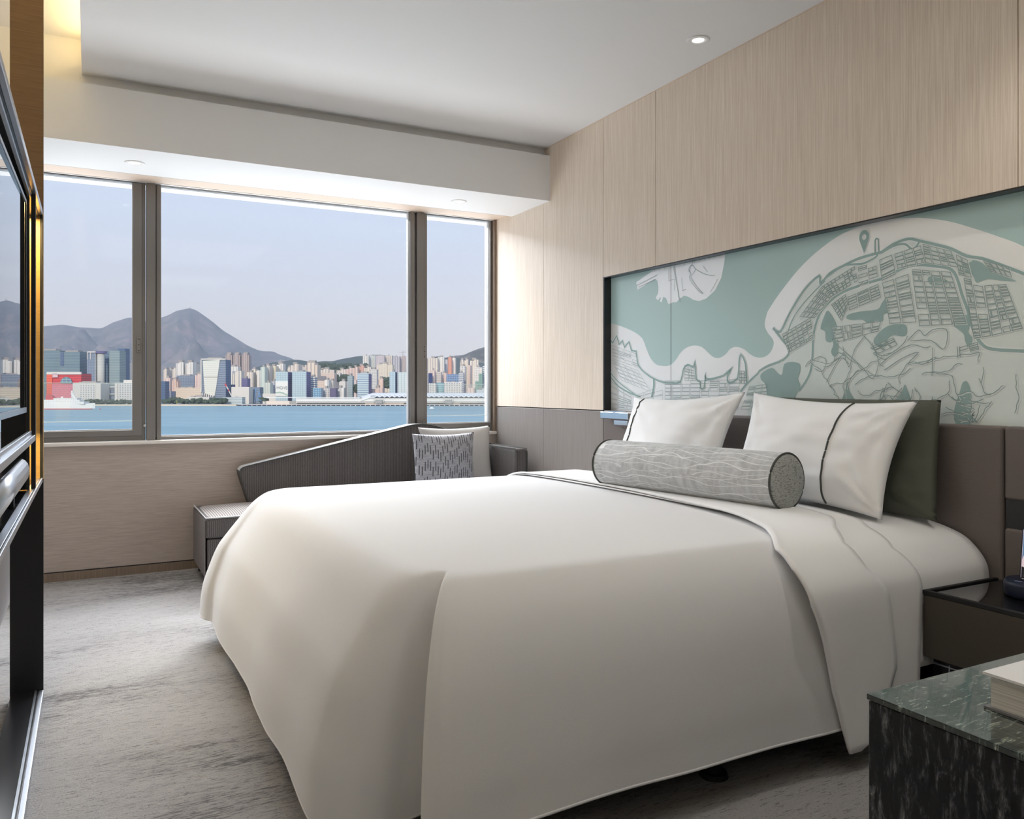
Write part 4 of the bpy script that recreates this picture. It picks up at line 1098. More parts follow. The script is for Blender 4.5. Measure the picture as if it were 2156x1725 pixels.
terrain('middle_hills', [(500, 790), (560, 766), (600, 760), (622, 757), (640, 759), (660, 762), (680, 760), (700, 760), (718, 756), (735, 753), (752, 750), (765, 749), (790, 747), (815, 748), (850, 752), (880, 755), (905, 754), (915, 751), (925, 750), (937, 753), (945, 754), (960, 752), (985, 758), (1100, 780)],
        2500, 3500, 4200, 0, .25, [(.3, (.08, .11, .10)), (.55, (.12, .15, .13)), (.72, (.18, .20, .16))], 5.0)
terrain('quarried_hill', [(900, 775), (930, 756), (955, 749), (975, 747), (985, 743), (996, 738), (1010, 733), (1025, 729), (1040, 725), (1080, 712), (1160, 700), (1300, 705), (1500, 730), (1900, 760), (2300, 770)],
        3200, 4400, 5200, 0, .22, [(.3, (.09, .10, .085)), (.48, (.13, .13, .11)), (.56, (.30, .26, .21)), (.7, (.36, .31, .26))], 9.0)

# mast on the summit
q = LB()
for du in (-.6, .4, 1.6): q.box(lx(400 + du, 5190), lx(400.35 + du, 5190), 5190, 5192, lz(650, 5190), lz(645.5 - du, 5190))
q.box(lx(400, 5188), lx(403, 5188), 5185, 5195, lz(652, 5188), lz(650.2, 5188))
tag(q.put('summit_mast', mat('pale_mast', g(206, 200, 200), .6), origin=(lx(400, 5190), 5190, 800)), 'thin pale masts and hut on the mountain summit', 'mast')
# facades
FAC = {}
def facade(kind, wall, win, px=5., pz=3.2, wx=.5, wz=.5):
    key = (kind, wall, win, px, pz, wx, wz)
    if key in FAC: return FAC[key]
    m = mat('facade_' + kind, g(*wall), .6 if kind != 'glass' else .25, spec=.4)
    t = N(m, 'ShaderNodeTexCoord'); s = N(m, 'ShaderNodeSeparateXYZ'); LK(m, t.outputs['Object'], s.inputs[0])
    X = math_n(m, 'ADD', s.outputs[0], s.outputs[1]); Z = s.outputs[2]
    fx = math_n(m, 'LESS_THAN', math_n(m, 'FRACT', math_n(m, 'DIVIDE', X, px), 0), wx)
    fz = math_n(m, 'LESS_THAN', math_n(m, 'FRACT', math_n(m, 'DIVIDE', Z, pz), 0), wz)
    f = {'res': lambda: math_n(m, 'MULTIPLY', fx, math_n(m, 'ADD', math_n(m, 'MULTIPLY', fz, .5), .5)), 'grid': lambda: math_n(m, 'MULTIPLY', fx, fz),
         'bands': lambda: fz, 'glass': lambda: math_n(m, 'MAXIMUM', fx, fz), 'plain': lambda: math_n(m, 'MULTIPLY', fx, 0)}[kind]()
    nn = noise_n(m, coords(m, (.06, .06, .12)), 1, 3, .6)
    f = math_n(m, 'MULTIPLY', f, math_n(m, 'ADD', math_n(m, 'MULTIPLY', nn, .9), .5))
    if kind == 'plain': f = math_n(m, 'MULTIPLY', nn, .35)
    mx = N(m, 'ShaderNodeMix', data_type='RGBA'); mx.clamp_factor = True
    LK(m, f, mx.inputs['Factor']); mx.inputs[6].default_value = g(*wall) + (1,); mx.inputs[7].default_value = g(*win) + (1,)
    LK(m, mx.outputs[2], BS(m).inputs['Base Color']); FAC[key] = m
    return m
F_CREAM = facade('res', (236, 224, 206), (168, 160, 158), 7, 3.1, .38)
F_WHITE = facade('res', (240, 235, 224), (182, 178, 176), 9, 3.1, .30)
F_PINK = facade('res', (234, 210, 196), (190, 164, 156), 6, 3.1, .35)
F_GREY = facade('res', (206, 200, 200), (140, 142, 154), 8, 3.1, .42)
F_GRID = facade('grid', (228, 222, 212), (150, 156, 160), 5, 3.6, .55, .5)
F_BEIGE = facade('bands', (236, 220, 196), (206, 182, 158), 6, 4.2, .5, .3)
F_GLASS = facade('glass', (190, 206, 206), (150, 172, 182), 5, 4, .14, .16)
F_TEAL = facade('bands', (126, 148, 152), (88, 112, 124), 5, 3.6, .5, .42)
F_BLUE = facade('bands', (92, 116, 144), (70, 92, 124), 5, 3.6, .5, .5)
F_GBLUE = facade('grid', (144, 156, 168), (98, 112, 134), 4, 3.6, .7, .6)
F_STRIPE = facade('bands', (222, 218, 210), (92, 112, 142), 5, 4.2, .5, .42)
F_GREEN = facade('grid', (132, 166, 150), (104, 140, 130), 5, 3.6, .5, .5)
F_PLAIN = facade('plain', (228, 222, 210), (196, 190, 180))
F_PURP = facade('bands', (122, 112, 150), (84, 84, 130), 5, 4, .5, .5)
F_ROOF = facade('plain', (176, 168, 160), (120, 112, 110))
GRP = 'towers on the far shore of the harbour'
PLOTS = [(lx(580, 1600), lx(606, 1600), 1600, 1634), (lx(423.5, 1600), lx(475, 1600), 1600, 1630), (lx(998, 1700), lx(1015, 1700), 1700, 1726), (lx(183, 1860), lx(201, 1860), 1860, 1884)]
FIXED = {(126, 168), (183, 201), (202, 216), (98, 171), (153, 212), (209, 243), (242, 300), (423.5, 475), (580, 606), (998, 1015)}
def tower(u0, u1, vt, D, mt_, label, dep=26, style='box', cap=.35, cap_h=5, name='apartment_tower', cat='tower', base=LAND, side=None, capm=None):
    if (u0, u1) not in FIXED:
        D += 2
        for _ in range(80):                            # keep every block on a plot of its own
            if not any(lx(u0, D) - 1 < p[1] and lx(u1, D) + 1.6 > p[0] and D - 7 < p[3] and D + dep + 1 > p[2] for p in PLOTS): break
            D += 5
    PLOTS.append((lx(u0, D), lx(u1, D) + .6, D, D + dep))
    x0, x1, z1 = lx(u0, D), lx(u1, D), lz(vt, D)
    b = LB(); w_ = x1 - x0
    if style == 'box': b.box(x0, x1, D, D + dep, base, z1)
    elif style == 'ribs':                              # cruciform housing block: stepped plan
        n = max(2, int(w_ / 11))
        for i in range(n):
            a = x0 + w_ * i / n; c = x0 + w_ * (i + 1) / n
            b.box(a, c, D + (0 if i % 2 else 4), D + dep, base, z1 - (0 if i % 2 else 2.5))
    elif style == 'step':
        b.box(x0, x1, D + 3, D + dep, base, z1 - 5); b.box(x0 + w_ * .2, x1 - w_ * .2, D, D + dep, base, z1)
    elif style == 'round':
        n = 24; P = [(x0 + w_ / 2 + w_ / 2 * math.cos(2 * PI * i / n), D + w_ / 2 + w_ / 2 * math.sin(2 * PI * i / n)) for i in range(n)]
        b.prism(P, base, z1, 'z', smooth=True)
    O = ((x0 + x1) / 2, D + dep / 2, base)
    o = b.put(name, mt_, origin=O); tag(o, label, cat, GRP)
    if cap:
        c = LB(); cw_ = w_ * cap
        c.box(x0 + w_ / 2 - cw_ / 2 , x0 + w_ / 2 + cw_ / 2, D + dep * .25, D + dep * .8, z1 - 1, z1 + cap_h)
        if w_ > 30: c.box(x0 + w_ * .12, x0 + w_ * .3, D + dep * .3, D + dep * .6, z1 - 1, z1 + cap_h * .6)
        for i in range(len(c.v)): c.v[i] = tuple(Vector(c.v[i]) - Vector(O))
        c.put('roof_housing', capm or F_ROOF, parent=o)
    if side:  # violet and blue sides put shade into the facade colour
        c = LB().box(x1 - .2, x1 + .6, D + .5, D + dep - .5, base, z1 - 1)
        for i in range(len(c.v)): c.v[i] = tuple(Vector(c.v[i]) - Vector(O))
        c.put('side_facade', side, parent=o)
    return o, O
def child(b, O, name, m, parent):
    for i in range(len(b.v)): b.v[i] = tuple(Vector(b.v[i]) - Vector(O))
    return b.put(name, m, parent=parent)
T = tower
# ---- left pane
T(58, 126, 738, 1900, F_TEAL, 'dark teal glass office block at the left, behind the red building', 40, cap=.6, cap_h=4, name='office_block', cat='building')
o, O = T(126, 168, 741, 1880, F_TEAL, 'teal glass office block with a dark vertical recess, right of the first teal block', 40, cap=.6, cap_h=4, name='office_block', cat='building')
child(LB().box(lx(127, 1879), lx(134, 1879), 1879, 1880.5, lz(771, 1879), lz(742, 1879)), O, 'recess', F_BLUE, o)
o, O = T(168, 183, 768, 1900, F_BLUE, 'low navy tower between the teal block and the cylindrical tower', 25, cap=.5, name='office_tower')
o, O = T(183, 201, 742, 1860, F_GBLUE, 'purple grey glass tower with a white frame, left half of the cylinder pair', 24, cap=0, name='office_tower', side=F_PLAIN)
child(LB().box(lx(183, 1858), lx(184.2, 1858), 1858, 1860, lz(757, 1858), lz(741, 1858)).box(lx(190, 1858), lx(191.2, 1858), 1858, 1860, lz(757, 1858), lz(742, 1858)).box(lx(183, 1858), lx(202, 1858), 1858, 1860, lz(742.5, 1858), lz(740, 1858)), O, 'white_frame', F_PLAIN, o)
o, O = T(202, 216, 745, 1855, facade('bands', (206, 204, 190), (184, 184, 176), 5, 3.6, .5, .3), 'pale cylindrical tower with a flared rim among the dark glass towers', 20, style='round', cap=0, name='office_tower')
child(LB().prism([(lx(209, 1855) + 12 * math.cos(a * PI / 12), 1855 + 9.3 + 12 * math.sin(a * PI / 12)) for a in range(24)], lz(744, 1855), lz(739.5, 1855), 'z'), O, 'rim', F_PURP, o)
T(215, 233, 740, 1900, facade('bands', (124, 148, 158), (74, 100, 130), 5, 3.8, .5, .5), 'blue green banded glass tower right of the cylinder', 26, cap=0, name='office_tower', side=F_BLUE)
T(230, 252, 738.5, 1870, facade('bands', (152, 168, 164), (112, 134, 142), 5, 3.8, .5, .35), 'pale grey green glass tower left of the tall blue slab', 30, cap=0, name='office_tower')
T(248, 263, 734, 1890, F_BLUE, 'tallest plain blue slab tower in the left pane', 24, cap=0, name='office_tower')
T(262, 270.5, 764, 2000, F_CREAM, 'narrow cream tower just right of the blue slab', 20, cap=.6)
T(270, 283, 768, 2010, F_GREY, 'pale grey ribbed tower next to the left mullion', 20, cap=0)
# red building
red = facade('bands', (216, 74, 74), (184, 50, 60), 5, 5, .5, .35); pink = facade('grid', (224, 130, 140), (170, 110, 140), 4, 4, .5, .4)
o, O = T(98, 171, 787, 1640, red, 'red building with a glass arch in its facade behind the ferry', 40, cap=0, name='red_building', cat='building')
D_ = 1638
child(LB().box(lx(98, D_), lx(110, D_), D_, D_ + 2, LAND, lz(785, D_)), O, 'orange_edge', facade('bands', (236, 108, 72), (216, 74, 66), 5, 5, .5, .3), o)
child(LB().box(lx(98.5, D_), lx(171, D_), D_ - 1, D_ + 3, lz(788.5, D_), lz(783.5, D_)), O, 'roof_band', F_PLAIN, o)
child(LB().box(lx(111, D_), lx(122, D_), D_ - 1, D_ + 1, lz(795, D_), lz(787, D_)), O, 'sign_panel', facade('plain', (226, 196, 196), (206, 150, 150)), o)
child(LB().box(lx(110, D_), lx(171, D_), D_ - .6, D_ + 1, LAND, lz(809, D_)), O, 'lower_front', pink, o)
xa, za, ra = lx(140, D_), lz(807.5, D_), 12.0
AP = [(xa + ra * math.cos(PI * k / 16), za + 13 * math.sin(PI * k / 16)) for k in range(17)]
child(LB().prism(AP, D_ - 1.2, D_ + 1, 'y'), O, 'glass_arch', facade('grid', (150, 176, 176), (92, 122, 140), 8, 5, .85, .7), o)
# white complex at the left
o, O = T(153, 212, 806, 1580, F_PLAIN, 'white block with a grey gridded front behind the ferry bow', 34, cap=.5, cap_h=3, name='white_block', cat='building')
child(LB().box(lx(168, 1579), lx(200, 1579), 1579, 1580.5, LAND, lz(811, 1579)), O, 'gridded_front', F_GRID, o)
o, O = T(209, 243, 812, 1616, F_GBLUE, 'low blue glass link building between two white blocks', 24, cap=0, name='glass_building', cat='building')
child(LB().box(lx(209, 1614), lx(243, 1614), 1614, 1616, lz(816, 1614), lz(813.5, 1614)).box(lx(228, 1614), lx(230, 1614), 1614, 1616, lz(829, 1614), lz(815, 1614)).box(lx(209, 1614), lx(243, 1614), 1613, 1616, lz(831, 1614), lz(829, 1614)), O, 'white_frame', F_PLAIN, o)
o, O = T(242, 300, 806, 1575, F_GRID, 'white gridded block with a raised roof room at the edge of the left pane', 34, cap=0, name='white_block', cat='building')
child(LB().box(lx(242, 1574), lx(248, 1574), 1573, 1578, LAND, lz(806, 1574)).box(lx(259, 1574), lx(281, 1574), 1576, 1590, lz(808, 1574), lz(800, 1574)), O, 'white_corner', F_PLAIN, o)
# ---- middle pane, back rows
for u0, u1, vt, lb in ((342, 351, 777, 'short cream tower at the left edge of the middle pane'), (352, 361, 777, 'second short cream tower from the left mullion'), (361, 370, 775.5, 'third short cream tower, left of the taller cream pair')):
    T(u0, u1, vt, 2150, F_CREAM, lb, 24, 'ribs', cap=.5, cap_h=4)
T(369, 386, 763, 2050, F_WHITE, 'left one of the taller cream pair under the mountain peak', 26, 'ribs', cap=.5, cap_h=6)
T(389, 406, 763, 2050, F_WHITE, 'right one of the taller cream pair under the mountain peak', 26, 'ribs', cap=.5, cap_h=6)
T(405, 415, 767, 2080, F_CREAM, 'cream tower stuck to the right of the taller cream pair', 22, cap=.5)
T(414, 424, 781, 2100, F_PINK, 'low pinkish tower left of the tapering office tower', 22, cap=0)
T(344, 358, 796, 1850, F_PINK, 'small salmon block in front of the short cream towers', 20, 'ribs', cap=.4)
T(361, 373, 799, 1830, facade('res', (226, 196, 176), (190, 156, 140), 6, 3.1, .3), 'small peach block left of the grey blue offices', 20, 'step', cap=.4)
T(372, 409, 791, 1900, F_GBLUE, 'wide grey blue office block in front of the cream pair', 28, cap=.4, cap_h=3, name='office_block', cat='building')
T(409, 423, 788, 1880, F_PINK, 'slim pink block touching the tapering office tower', 22, 'ribs', cap=.5)
T(338, 348, 803, 1640, F_BLUE, 'dark blue low block cut by the left mullion', 20, cap=0, name='office_block', cat='building')
T(370, 424, 816.5, 1680, F_BEIGE, 'long beige low block with horizontal bands left of the tapering tower', 28, cap=.2, cap_h=2, name='beige_block', cat='building')
T(346, 369, 824, 1640, facade('grid', (166, 170, 178), (120, 130, 148), 6, 4, .5, .5), 'low grey blue shed behind the shore trees', 20, cap=0, name='shed', cat='building')
T(393, 440, 836, 1545, F_PLAIN, 'low white waterfront building among the trees', 20, cap=.3, cap_h=3, name='waterfront_building', cat='building')
# tapering office tower: white frame, lit face narrowing downwards
D_ = 1600
o, O = T(423.5, 475, 757.5, D_, facade('bands', (146, 156, 168), (92, 106, 128), 5, 3.6, .5, .45), 'large office tower whose pale front tapers downwards', 30, cap=.6, cap_h=5, name='office_tower', side=F_BLUE)
def quad(P, d0, d1): return LB().prism([(lx(u, D_), lz(v, D_)) for u, v in P], d0, d1, 'y')
child(quad([(427.5, 760), (463.5, 758), (460, 785), (456, 815), (452.5, 834), (446, 833), (432, 829), (429.5, 795)], D_ - 2, D_ + .3), O, 'pale_front', facade('bands', (226, 224, 208), (206, 206, 194), 5, 4, .5, .2), o)
child(quad([(423.3, 755), (425.3, 755), (425.3, 826), (423.3, 826)], D_ - 2.5, D_ + 8).box(lx(423.3, D_), lx(475.5, D_), D_ - 2.5, D_ + 2, lz(757.8, D_), lz(755.3, D_)), O, 'white_frame', F_PLAIN, o)
child(LB().box(lx(430, D_), lx(459, D_), D_ - 2.6, D_ - 1.8, lz(794.5, D_), lz(793.5, D_)), O, 'floor_line', F_ROOF, o)
q = LB()
for k in range(6): u = 427 + k * 4.4; q.box(lx(u, D_), lx(u + 2.0, D_), D_ - 6, D_ + 1, LAND, lz(827 + k * 1.3, D_))
child(q, O, 'base_columns', F_PLAIN, o)
for u0, u1, lb in ((474, 488, 'leftmost of three tall dusky towers against the mountain'), (490.5, 505, 'middle one of three tall dusky towers against the mountain'), (508, 523, 'rightmost of three tall dusky towers against the mountain')):
    T(u0, u1, 744.5, 2500, facade('res', (196, 178, 166), (150, 138, 142), 7, 3.1, .4), lb, 30, 'step', cap=.6, cap_h=4)
T(476, 501, 772, 2080, F_WHITE, 'cream slab with a blue roof below the leftmost dusky tower', 22, cap=.4)
T(481, 492, 782, 1850, F_WHITE, 'cream tower with grey side in front of the dusky trio, left', 22, 'step', cap=0)
T(491, 508, 781, 1840, facade('res', (230, 222, 204), (150, 148, 160), 8, 3.1, .34), 'cream tower with grey side in front of the dusky trio, right', 22, 'ribs', cap=0)
T(509, 521, 797, 1800, F_PURP, 'small violet glass tower behind the blank white box building', 20, cap=.4, name='office_tower')
T(479, 489, 810, 1620, F_BLUE, 'dark blue block left of the blank white box building', 18, cap=0, name='office_block', cat='building')
o, O = T(487, 524, 815, 1600, F_PLAIN, 'blank white box building facing the water', 26, cap=0, name='box_building', cat='building')
T(524, 547, 815.5, 1605, F_GBLUE, 'blue gridded low office next to the blank white box', 24, cap=0, name='office_block', cat='building')
T(468, 510, 836.5, 1540, facade('bands', (206, 212, 210), (140, 160, 158), 6, 3, .5, .4), 'low pale terminal shed with green base by the shore', 18, cap=0, name='shed', cat='building')
T(520, 533, 784, 2000, F_CREAM, 'cream tower left of the cream row right of the dusky trio', 22, cap=.4)
T(528, 540, 777, 1990, F_CREAM, 'cream tower with a stepped top in the cream row', 22, 'step', cap=.4)
T(541, 549, 780, 2010, F_WHITE, 'thin white tower in the cream row', 20, cap=0)
T(548.5, 558, 773, 1960, facade('res', (216, 226, 212), (176, 192, 184), 8, 3.1, .3), 'pale green tower in the cream row', 22, cap=.5)
T(556, 568, 770, 1990, F_CREAM, 'tall cream tower right of the pale green one', 22, 'ribs', cap=.5)
T(568, 581, 771, 1985, facade('res', (234, 224, 196), (196, 186, 166), 7, 3.1, .3), 'yellowish tower left behind the billboard glass tower', 24, 'ribs', cap=.5)
T(581, 596, 766, 2040, F_WHITE, 'white tower directly above the billboard glass tower', 24, 'ribs', cap=.6)
T(557, 569, 806, 1700, facade('res', (222, 226, 210), (186, 194, 182), 5, 3.1, .3), 'small pale block in front of the pale green tower', 20, cap=.3)
T(570, 581, 803, 1720, F_GREY, 'small grey block left of the billboard glass tower', 20, cap=.3)
T(553, 580, 829, 1590, F_PLAIN, 'low white warehouse left of the billboard glass tower', 20, cap=0, name='warehouse', cat='building')
# billboard glass tower and its twin
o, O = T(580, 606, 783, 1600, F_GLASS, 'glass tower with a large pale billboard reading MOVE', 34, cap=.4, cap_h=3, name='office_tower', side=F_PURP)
bbd = child(LB().box(lx(580, 1599), lx(606, 1599), 1599, 1600.3, lz(834, 1599), lz(803, 1599)), O, 'billboard', facade('plain', (238, 236, 226), (226, 226, 216)), o)
child(LB().prism([(lx(u, 1598), lz(v, 1598)) for u, v in ((580, 826), (588, 824.5), (597, 826.5), (606, 831), (606, 833), (597, 829.5), (588, 827), (580, 828))], 1598, 1599.2, 'y'), O, 'billboard_swoosh', facade('plain', (176, 200, 182), (150, 180, 160)), bbd)
cu = bpy.data.curves.new('billboard_text', 'FONT'); cu.body = 'MOVE'; cu.size = 8.2; cu.align_x = 'CENTER'
to = bpy.data.objects.new('tmp_text', cu); C.objects.link(to); bpy.context.view_layer.update()
tm = bpy.data.meshes.new_from_object(to); bpy.data.objects.remove(to)
tm.materials.clear(); tm.materials.append(facade('plain', (172, 176, 172), (160, 164, 160)))
tob = bpy.data.objects.new('billboard_letters', tm); C.objects.link(tob); tob.parent = bbd
tob.rotation_euler = (R(90), 0, 0); tob.location = Vector((lx(593.5, 1598), 1597.6, lz(819.5, 1598))) - Vector(O)
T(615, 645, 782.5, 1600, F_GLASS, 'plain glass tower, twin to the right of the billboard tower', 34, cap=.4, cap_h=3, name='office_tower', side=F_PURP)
T(604, 612, 774, 2000, F_CREAM, 'narrow cream tower between the two glass towers', 20, 'step', cap=.5)
T(611, 628, 767, 1960, F_CREAM, 'cream tower above the left part of the plain glass tower', 26, 'ribs', cap=.5)
T(628, 641, 773, 1980, F_WHITE, 'white tower above the right part of the plain glass tower', 26, 'ribs', cap=.5)
T(641, 668, 764, 1900, facade('res', (232, 216, 196), (160, 146, 146), 9, 3.1, .32), 'big cream stepped tower right of the glass pair', 34, 'step', cap=.5, cap_h=6)
T(651.5, 663, 794, 1640, F_STRIPE, 'grey banded office tower in front of the big cream stepped tower', 22, cap=.5, name='office_tower')
T(671, 702, 777, 2300, F_CREAM, 'row of joined cream flats on the slope left of the dark wood', 24, 'ribs', cap=.3)
T(708, 729, 778, 2300, F_CREAM, 'row of joined cream flats on the slope right of the dark wood', 24, 'ribs', cap=.3)
T(728, 742, 775, 2250, F_PINK, 'pinkish cream flats left of the salmon estate', 24, 'ribs', cap=.3)
T(666, 704, 785.5, 2000, facade('grid', (226, 206, 190), (196, 176, 166), 8, 5, .3, .3), 'wide pinkish windowless block on the hillside', 30, cap=0, name='wide_block', cat='building')
T(703, 716, 785.5, 2010, F_WHITE, 'white slab right of the wide pinkish block', 24, cap=0)
T(662, 684, 802, 1850, facade('grid', (228, 208, 188), (190, 168, 156), 5, 4, .5, .5), 'beige gridded block below the wide pinkish one', 24, cap=0, name='beige_block', cat='building')
T(684, 692, 800, 1830, F_WHITE, 'slim white tower above the purple front block', 20, cap=.6)
T(693, 702, 802, 1840, F_CREAM, 'slim cream tower right of the slim white one', 20, cap=.6)
T(716, 727, 803, 1800, F_PLAIN, 'white plain tower left of the grey green needle tower', 20, cap=.5)
T(659, 676, 817, 1600, facade('glass', (150, 186, 200), (96, 132, 168), 5, 4, .3, .3), 'turquoise glass low office behind the pier building', 20, cap=0, name='office_block', cat='building')
T(676, 694, 818, 1610, F_GRID, 'cream gridded low block behind the pier building', 20, cap=.3, name='low_block', cat='building')
T(694.5, 707, 818, 1600, facade('plain', (104, 96, 124), (80, 72, 100)), 'low block with a dark purple front behind the pier building', 20, cap=0, name='low_block', cat='building')
T(706, 724, 817, 1602, F_WHITE, 'white ribbed low block right of the purple front', 20, 'ribs', cap=.3, name='low_block', cat='building')
T(731.5, 742, 791.5, 1640, facade('bands', (168, 180, 178), (128, 144, 150), 5, 3.6, .5, .3), 'grey green needle tower rising from the waterfront', 18, cap=.4, name='office_tower')
T(742, 750, 800, 1800, F_PINK, 'slim pink tower right of the needle tower', 18, cap=0)
T(742, 753, 773, 2100, F_PINK, 'left block of the salmon housing estate', 24, 'ribs', cap=.4)
T(753, 766, 770, 2120, facade('res', (230, 186, 166), (190, 146, 134), 6, 3.1, .35), 'middle block of the salmon housing estate', 24, 'ribs', cap=.5)
T(766, 781, 773, 2110, F_CREAM, 'cream block at the right of the salmon housing estate', 24, 'ribs', cap=.4)
T(752.5, 776, 786.5, 1600, facade('bands', (196, 210, 210), (120, 142, 166), 5, 4.4, .5, .35), 'banded glass tower with a side tinted violet for shade left of the curved roof', 34, cap=.6, cap_h=4, name='office_tower', side=F_PURP)
T(780, 793, 778, 1880, F_GRID, 'pale green gridded tower behind the banded glass tower', 24, cap=.4)
T(793, 826, 766, 2020, facade('grid', (232, 222, 202), (196, 176, 156), 4, 3.4, .45, .5), 'wide cream estate slab left of the right mullion', 30, 'ribs', cap=.2)
for k, (u0, u1, fm) in enumerate(((764, 776, F_WHITE), (777, 790, facade('res', (216, 220, 210), (184, 190, 184), 7, 3.1, .3)), (791, 809, facade('res', (216, 206, 206), (186, 172, 178), 5, 3.1, .4)), (810, 825, F_CREAM), (826, 841, F_GREY), (842, 858, facade('res', (204, 190, 184), (170, 156, 154), 6, 3.1, .4)))):
    T(u0, u1, 748.5 + (2 if k > 3 else 0), 2700, fm, ['leftmost hilltop slab block', 'greenish hilltop slab block second from the left', 'mauve ribbed hilltop slab block in the middle', 'cream hilltop slab block fourth from the left', 'grey hilltop slab block fifth from the left', 'dusky hilltop slab block beside the right mullion'][k], 24, cap=.15, cap_h=3)
T(796, 807, 797, 1780, facade('res', (232, 206, 186), (190, 150, 136), 6, 3.1, .35), 'narrow pink cream tower below the wide cream estate slab', 20, 'ribs', cap=.5)
T(782, 806, 816.5, 1640, F_PINK, 'low salmon blocks behind the curved white roof', 20, 'ribs', cap=.3, name='low_block', cat='building')
T(820, 832, 783, 1620, facade('glass', (196, 212, 214), (150, 176, 190), 6, 4, .15, .2), 'pale glass tower left of the dark blue gap', 26, cap=.3, name='office_tower', side=F_BLUE)
T(838, 862, 784, 1620, facade('glass', (214, 222, 216), (176, 194, 196), 6, 4, .2, .15), 'pale glass tower beside the right mullion', 26, cap=.3, name='office_tower')
# ---- right pane
T(900, 922, 754, 2300, F_CREAM, 'broad cream slab at the left of the right pane', 26, cap=.3)
T(922, 935, 752, 2310, F_WHITE, 'white slab with a roof mast in the right pane', 26, cap=.5, cap_h=5)
T(934, 944, 757, 2400, F_GREY, 'shaded grey tower left of the orange tower', 24, cap=0)
T(943, 951, 752.5, 2000, facade('res', (222, 160, 134), (190, 130, 112), 9, 3.1, .4), 'orange tower in the right pane', 24, cap=.3)
T(951, 959, 754, 2010, F_WHITE, 'white tower stuck to the orange tower', 24, cap=.3)
T(968, 977, 758, 2100, F_CREAM, 'cream tower with stepped roof, left of a twin', 22, 'step', cap=.5)
T(977, 986, 757, 2110, F_CREAM, 'cream tower right of the stepped roof one', 22, 'ribs', cap=.5)
T(989, 1007, 757.5, 2080, F_CREAM, 'wide cream tower in the middle of the right pane', 24, 'ribs', cap=.5)
T(902, 909, 786, 1750, facade('plain', (40, 60, 110), (60, 80, 130)), 'small navy tower at the right mullion', 18, cap=0)
T(908, 915, 780, 1780, F_PINK, 'slim pink tower next to the small navy one', 18, cap=.4)
T(913, 929, 783, 1800, facade('bands', (222, 208, 196), (176, 180, 176), 5, 4, .5, .4), 'beige banded office tower in the right pane', 24, cap=.2, name='office_tower')
T(928, 941, 786, 1830, F_PINK, 'pink block behind the blue speckled building', 22, cap=.3)
T(940, 966, 788, 1800, facade('grid', (156, 180, 200), (84, 118, 168), 4, 4, .75, .7), 'blue speckled glass building in the right pane', 26, cap=0, name='glass_building', cat='building')
T(966, 976, 785, 1700, F_STRIPE, 'white and blue striped tower, lower one', 22, cap=.4, name='office_tower', side=F_BLUE)
T(968, 980, 771, 1760, F_GRID, 'white gridded tower with a side tinted blue for shade above the lower striped tower', 26, cap=.2, name='office_tower', side=F_BLUE)
T(985, 991, 769, 1780, F_PINK, 'thin mauve tower beside a blue glass strip', 26, cap=0, side=F_BLUE, name='office_tower')
o, O = T(998, 1015, 774, 1700, facade('grid', (232, 226, 216), (170, 150, 140), 3.4, 3.6, .45, .45), 'white gridded tower with a green glass lower corner', 26, cap=.3, name='office_tower', side=F_GREEN)
child(LB().box(lx(1008, 1699), lx(1015, 1699), 1699, 1700.4, LAND, lz(787, 1699)).box(lx(1001, 1699), lx(1008, 1699), 1699, 1700.4, LAND, lz(803, 1699)), O, 'green_glass_corner', F_GREEN, o)
T(1016, 1030, 771, 1720, F_STRIPE, 'white banded round-cornered tower near the right frame', 24, cap=.3, name='office_tower')
T(1029, 1044, 764, 1760, F_CREAM, 'cream tower cut by the right window frame', 24, cap=.5)
T(903, 918, 807, 1600, F_GRID, 'small white gridded block left of the green glass drum', 20, cap=0, name='low_block', cat='building')
T(917, 935, 806.5, 1590, facade('bands', (160, 196, 196), (124, 166, 172), 5, 4, .5, .4), 'green glass drum building in the right pane', 20, 'round', cap=0, name='drum_building', cat='building')
T(935, 972, 805, 1600, F_GRID, 'long white gridded block right of the green glass drum', 24, cap=.2, cap_h=2, name='white_block', cat='building')
T(982, 999, 817, 1580, F_PINK, 'low peach block with a side tinted blue for shade near the curved roof', 22, cap=.3, name='low_block', cat='building', side=F_BLUE)
T(1003, 1040, 818, 1600, facade('grid', (220, 224, 224), (170, 180, 190), 4, 3.4, .4, .4), 'low pale stepped estate at the right above the curved roof', 22, 'ribs', cap=.2, name='low_block', cat='building')

# ---- pier terminal with wavy white roof
D_ = 1520
pt = empty('pier_terminal', tuple(FWD * 1540 + RGT * lx(850, 1540) + Vector((0, 0, LAND))), 'long low pier terminal with a white roof of arched openings along the water', 'terminal building', rz=-YAW)
O = (lx(850, 1540), 1540, LAND)
PB = lambda b, n, m: child(b, O, n, m, pt)
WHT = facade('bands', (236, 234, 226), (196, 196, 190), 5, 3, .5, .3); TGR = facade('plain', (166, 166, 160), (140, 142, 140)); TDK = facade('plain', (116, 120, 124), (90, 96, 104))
PB(LB().box(lx(556, D_), lx(1400, D_), D_ + 4, D_ + 40, LAND, lz(845, D_)), 'lower_storey', TGR)
PB(LB().box(lx(624, D_), lx(1400, D_), D_ - 2, D_ + 40, lz(845.2, D_), lz(839, D_)), 'upper_storey', WHT)
PB(LB().box(lx(624, D_), lx(1400, D_), D_ - 3, D_ + 1, lz(847.5, D_), lz(846, D_)).box(lx(556, D_), lx(760, D_), D_ - 3, D_ + 20, lz(837.8, D_), lz(836.6, D_)), 'roof_edge', facade('plain', (242, 240, 232), (230, 228, 220)))
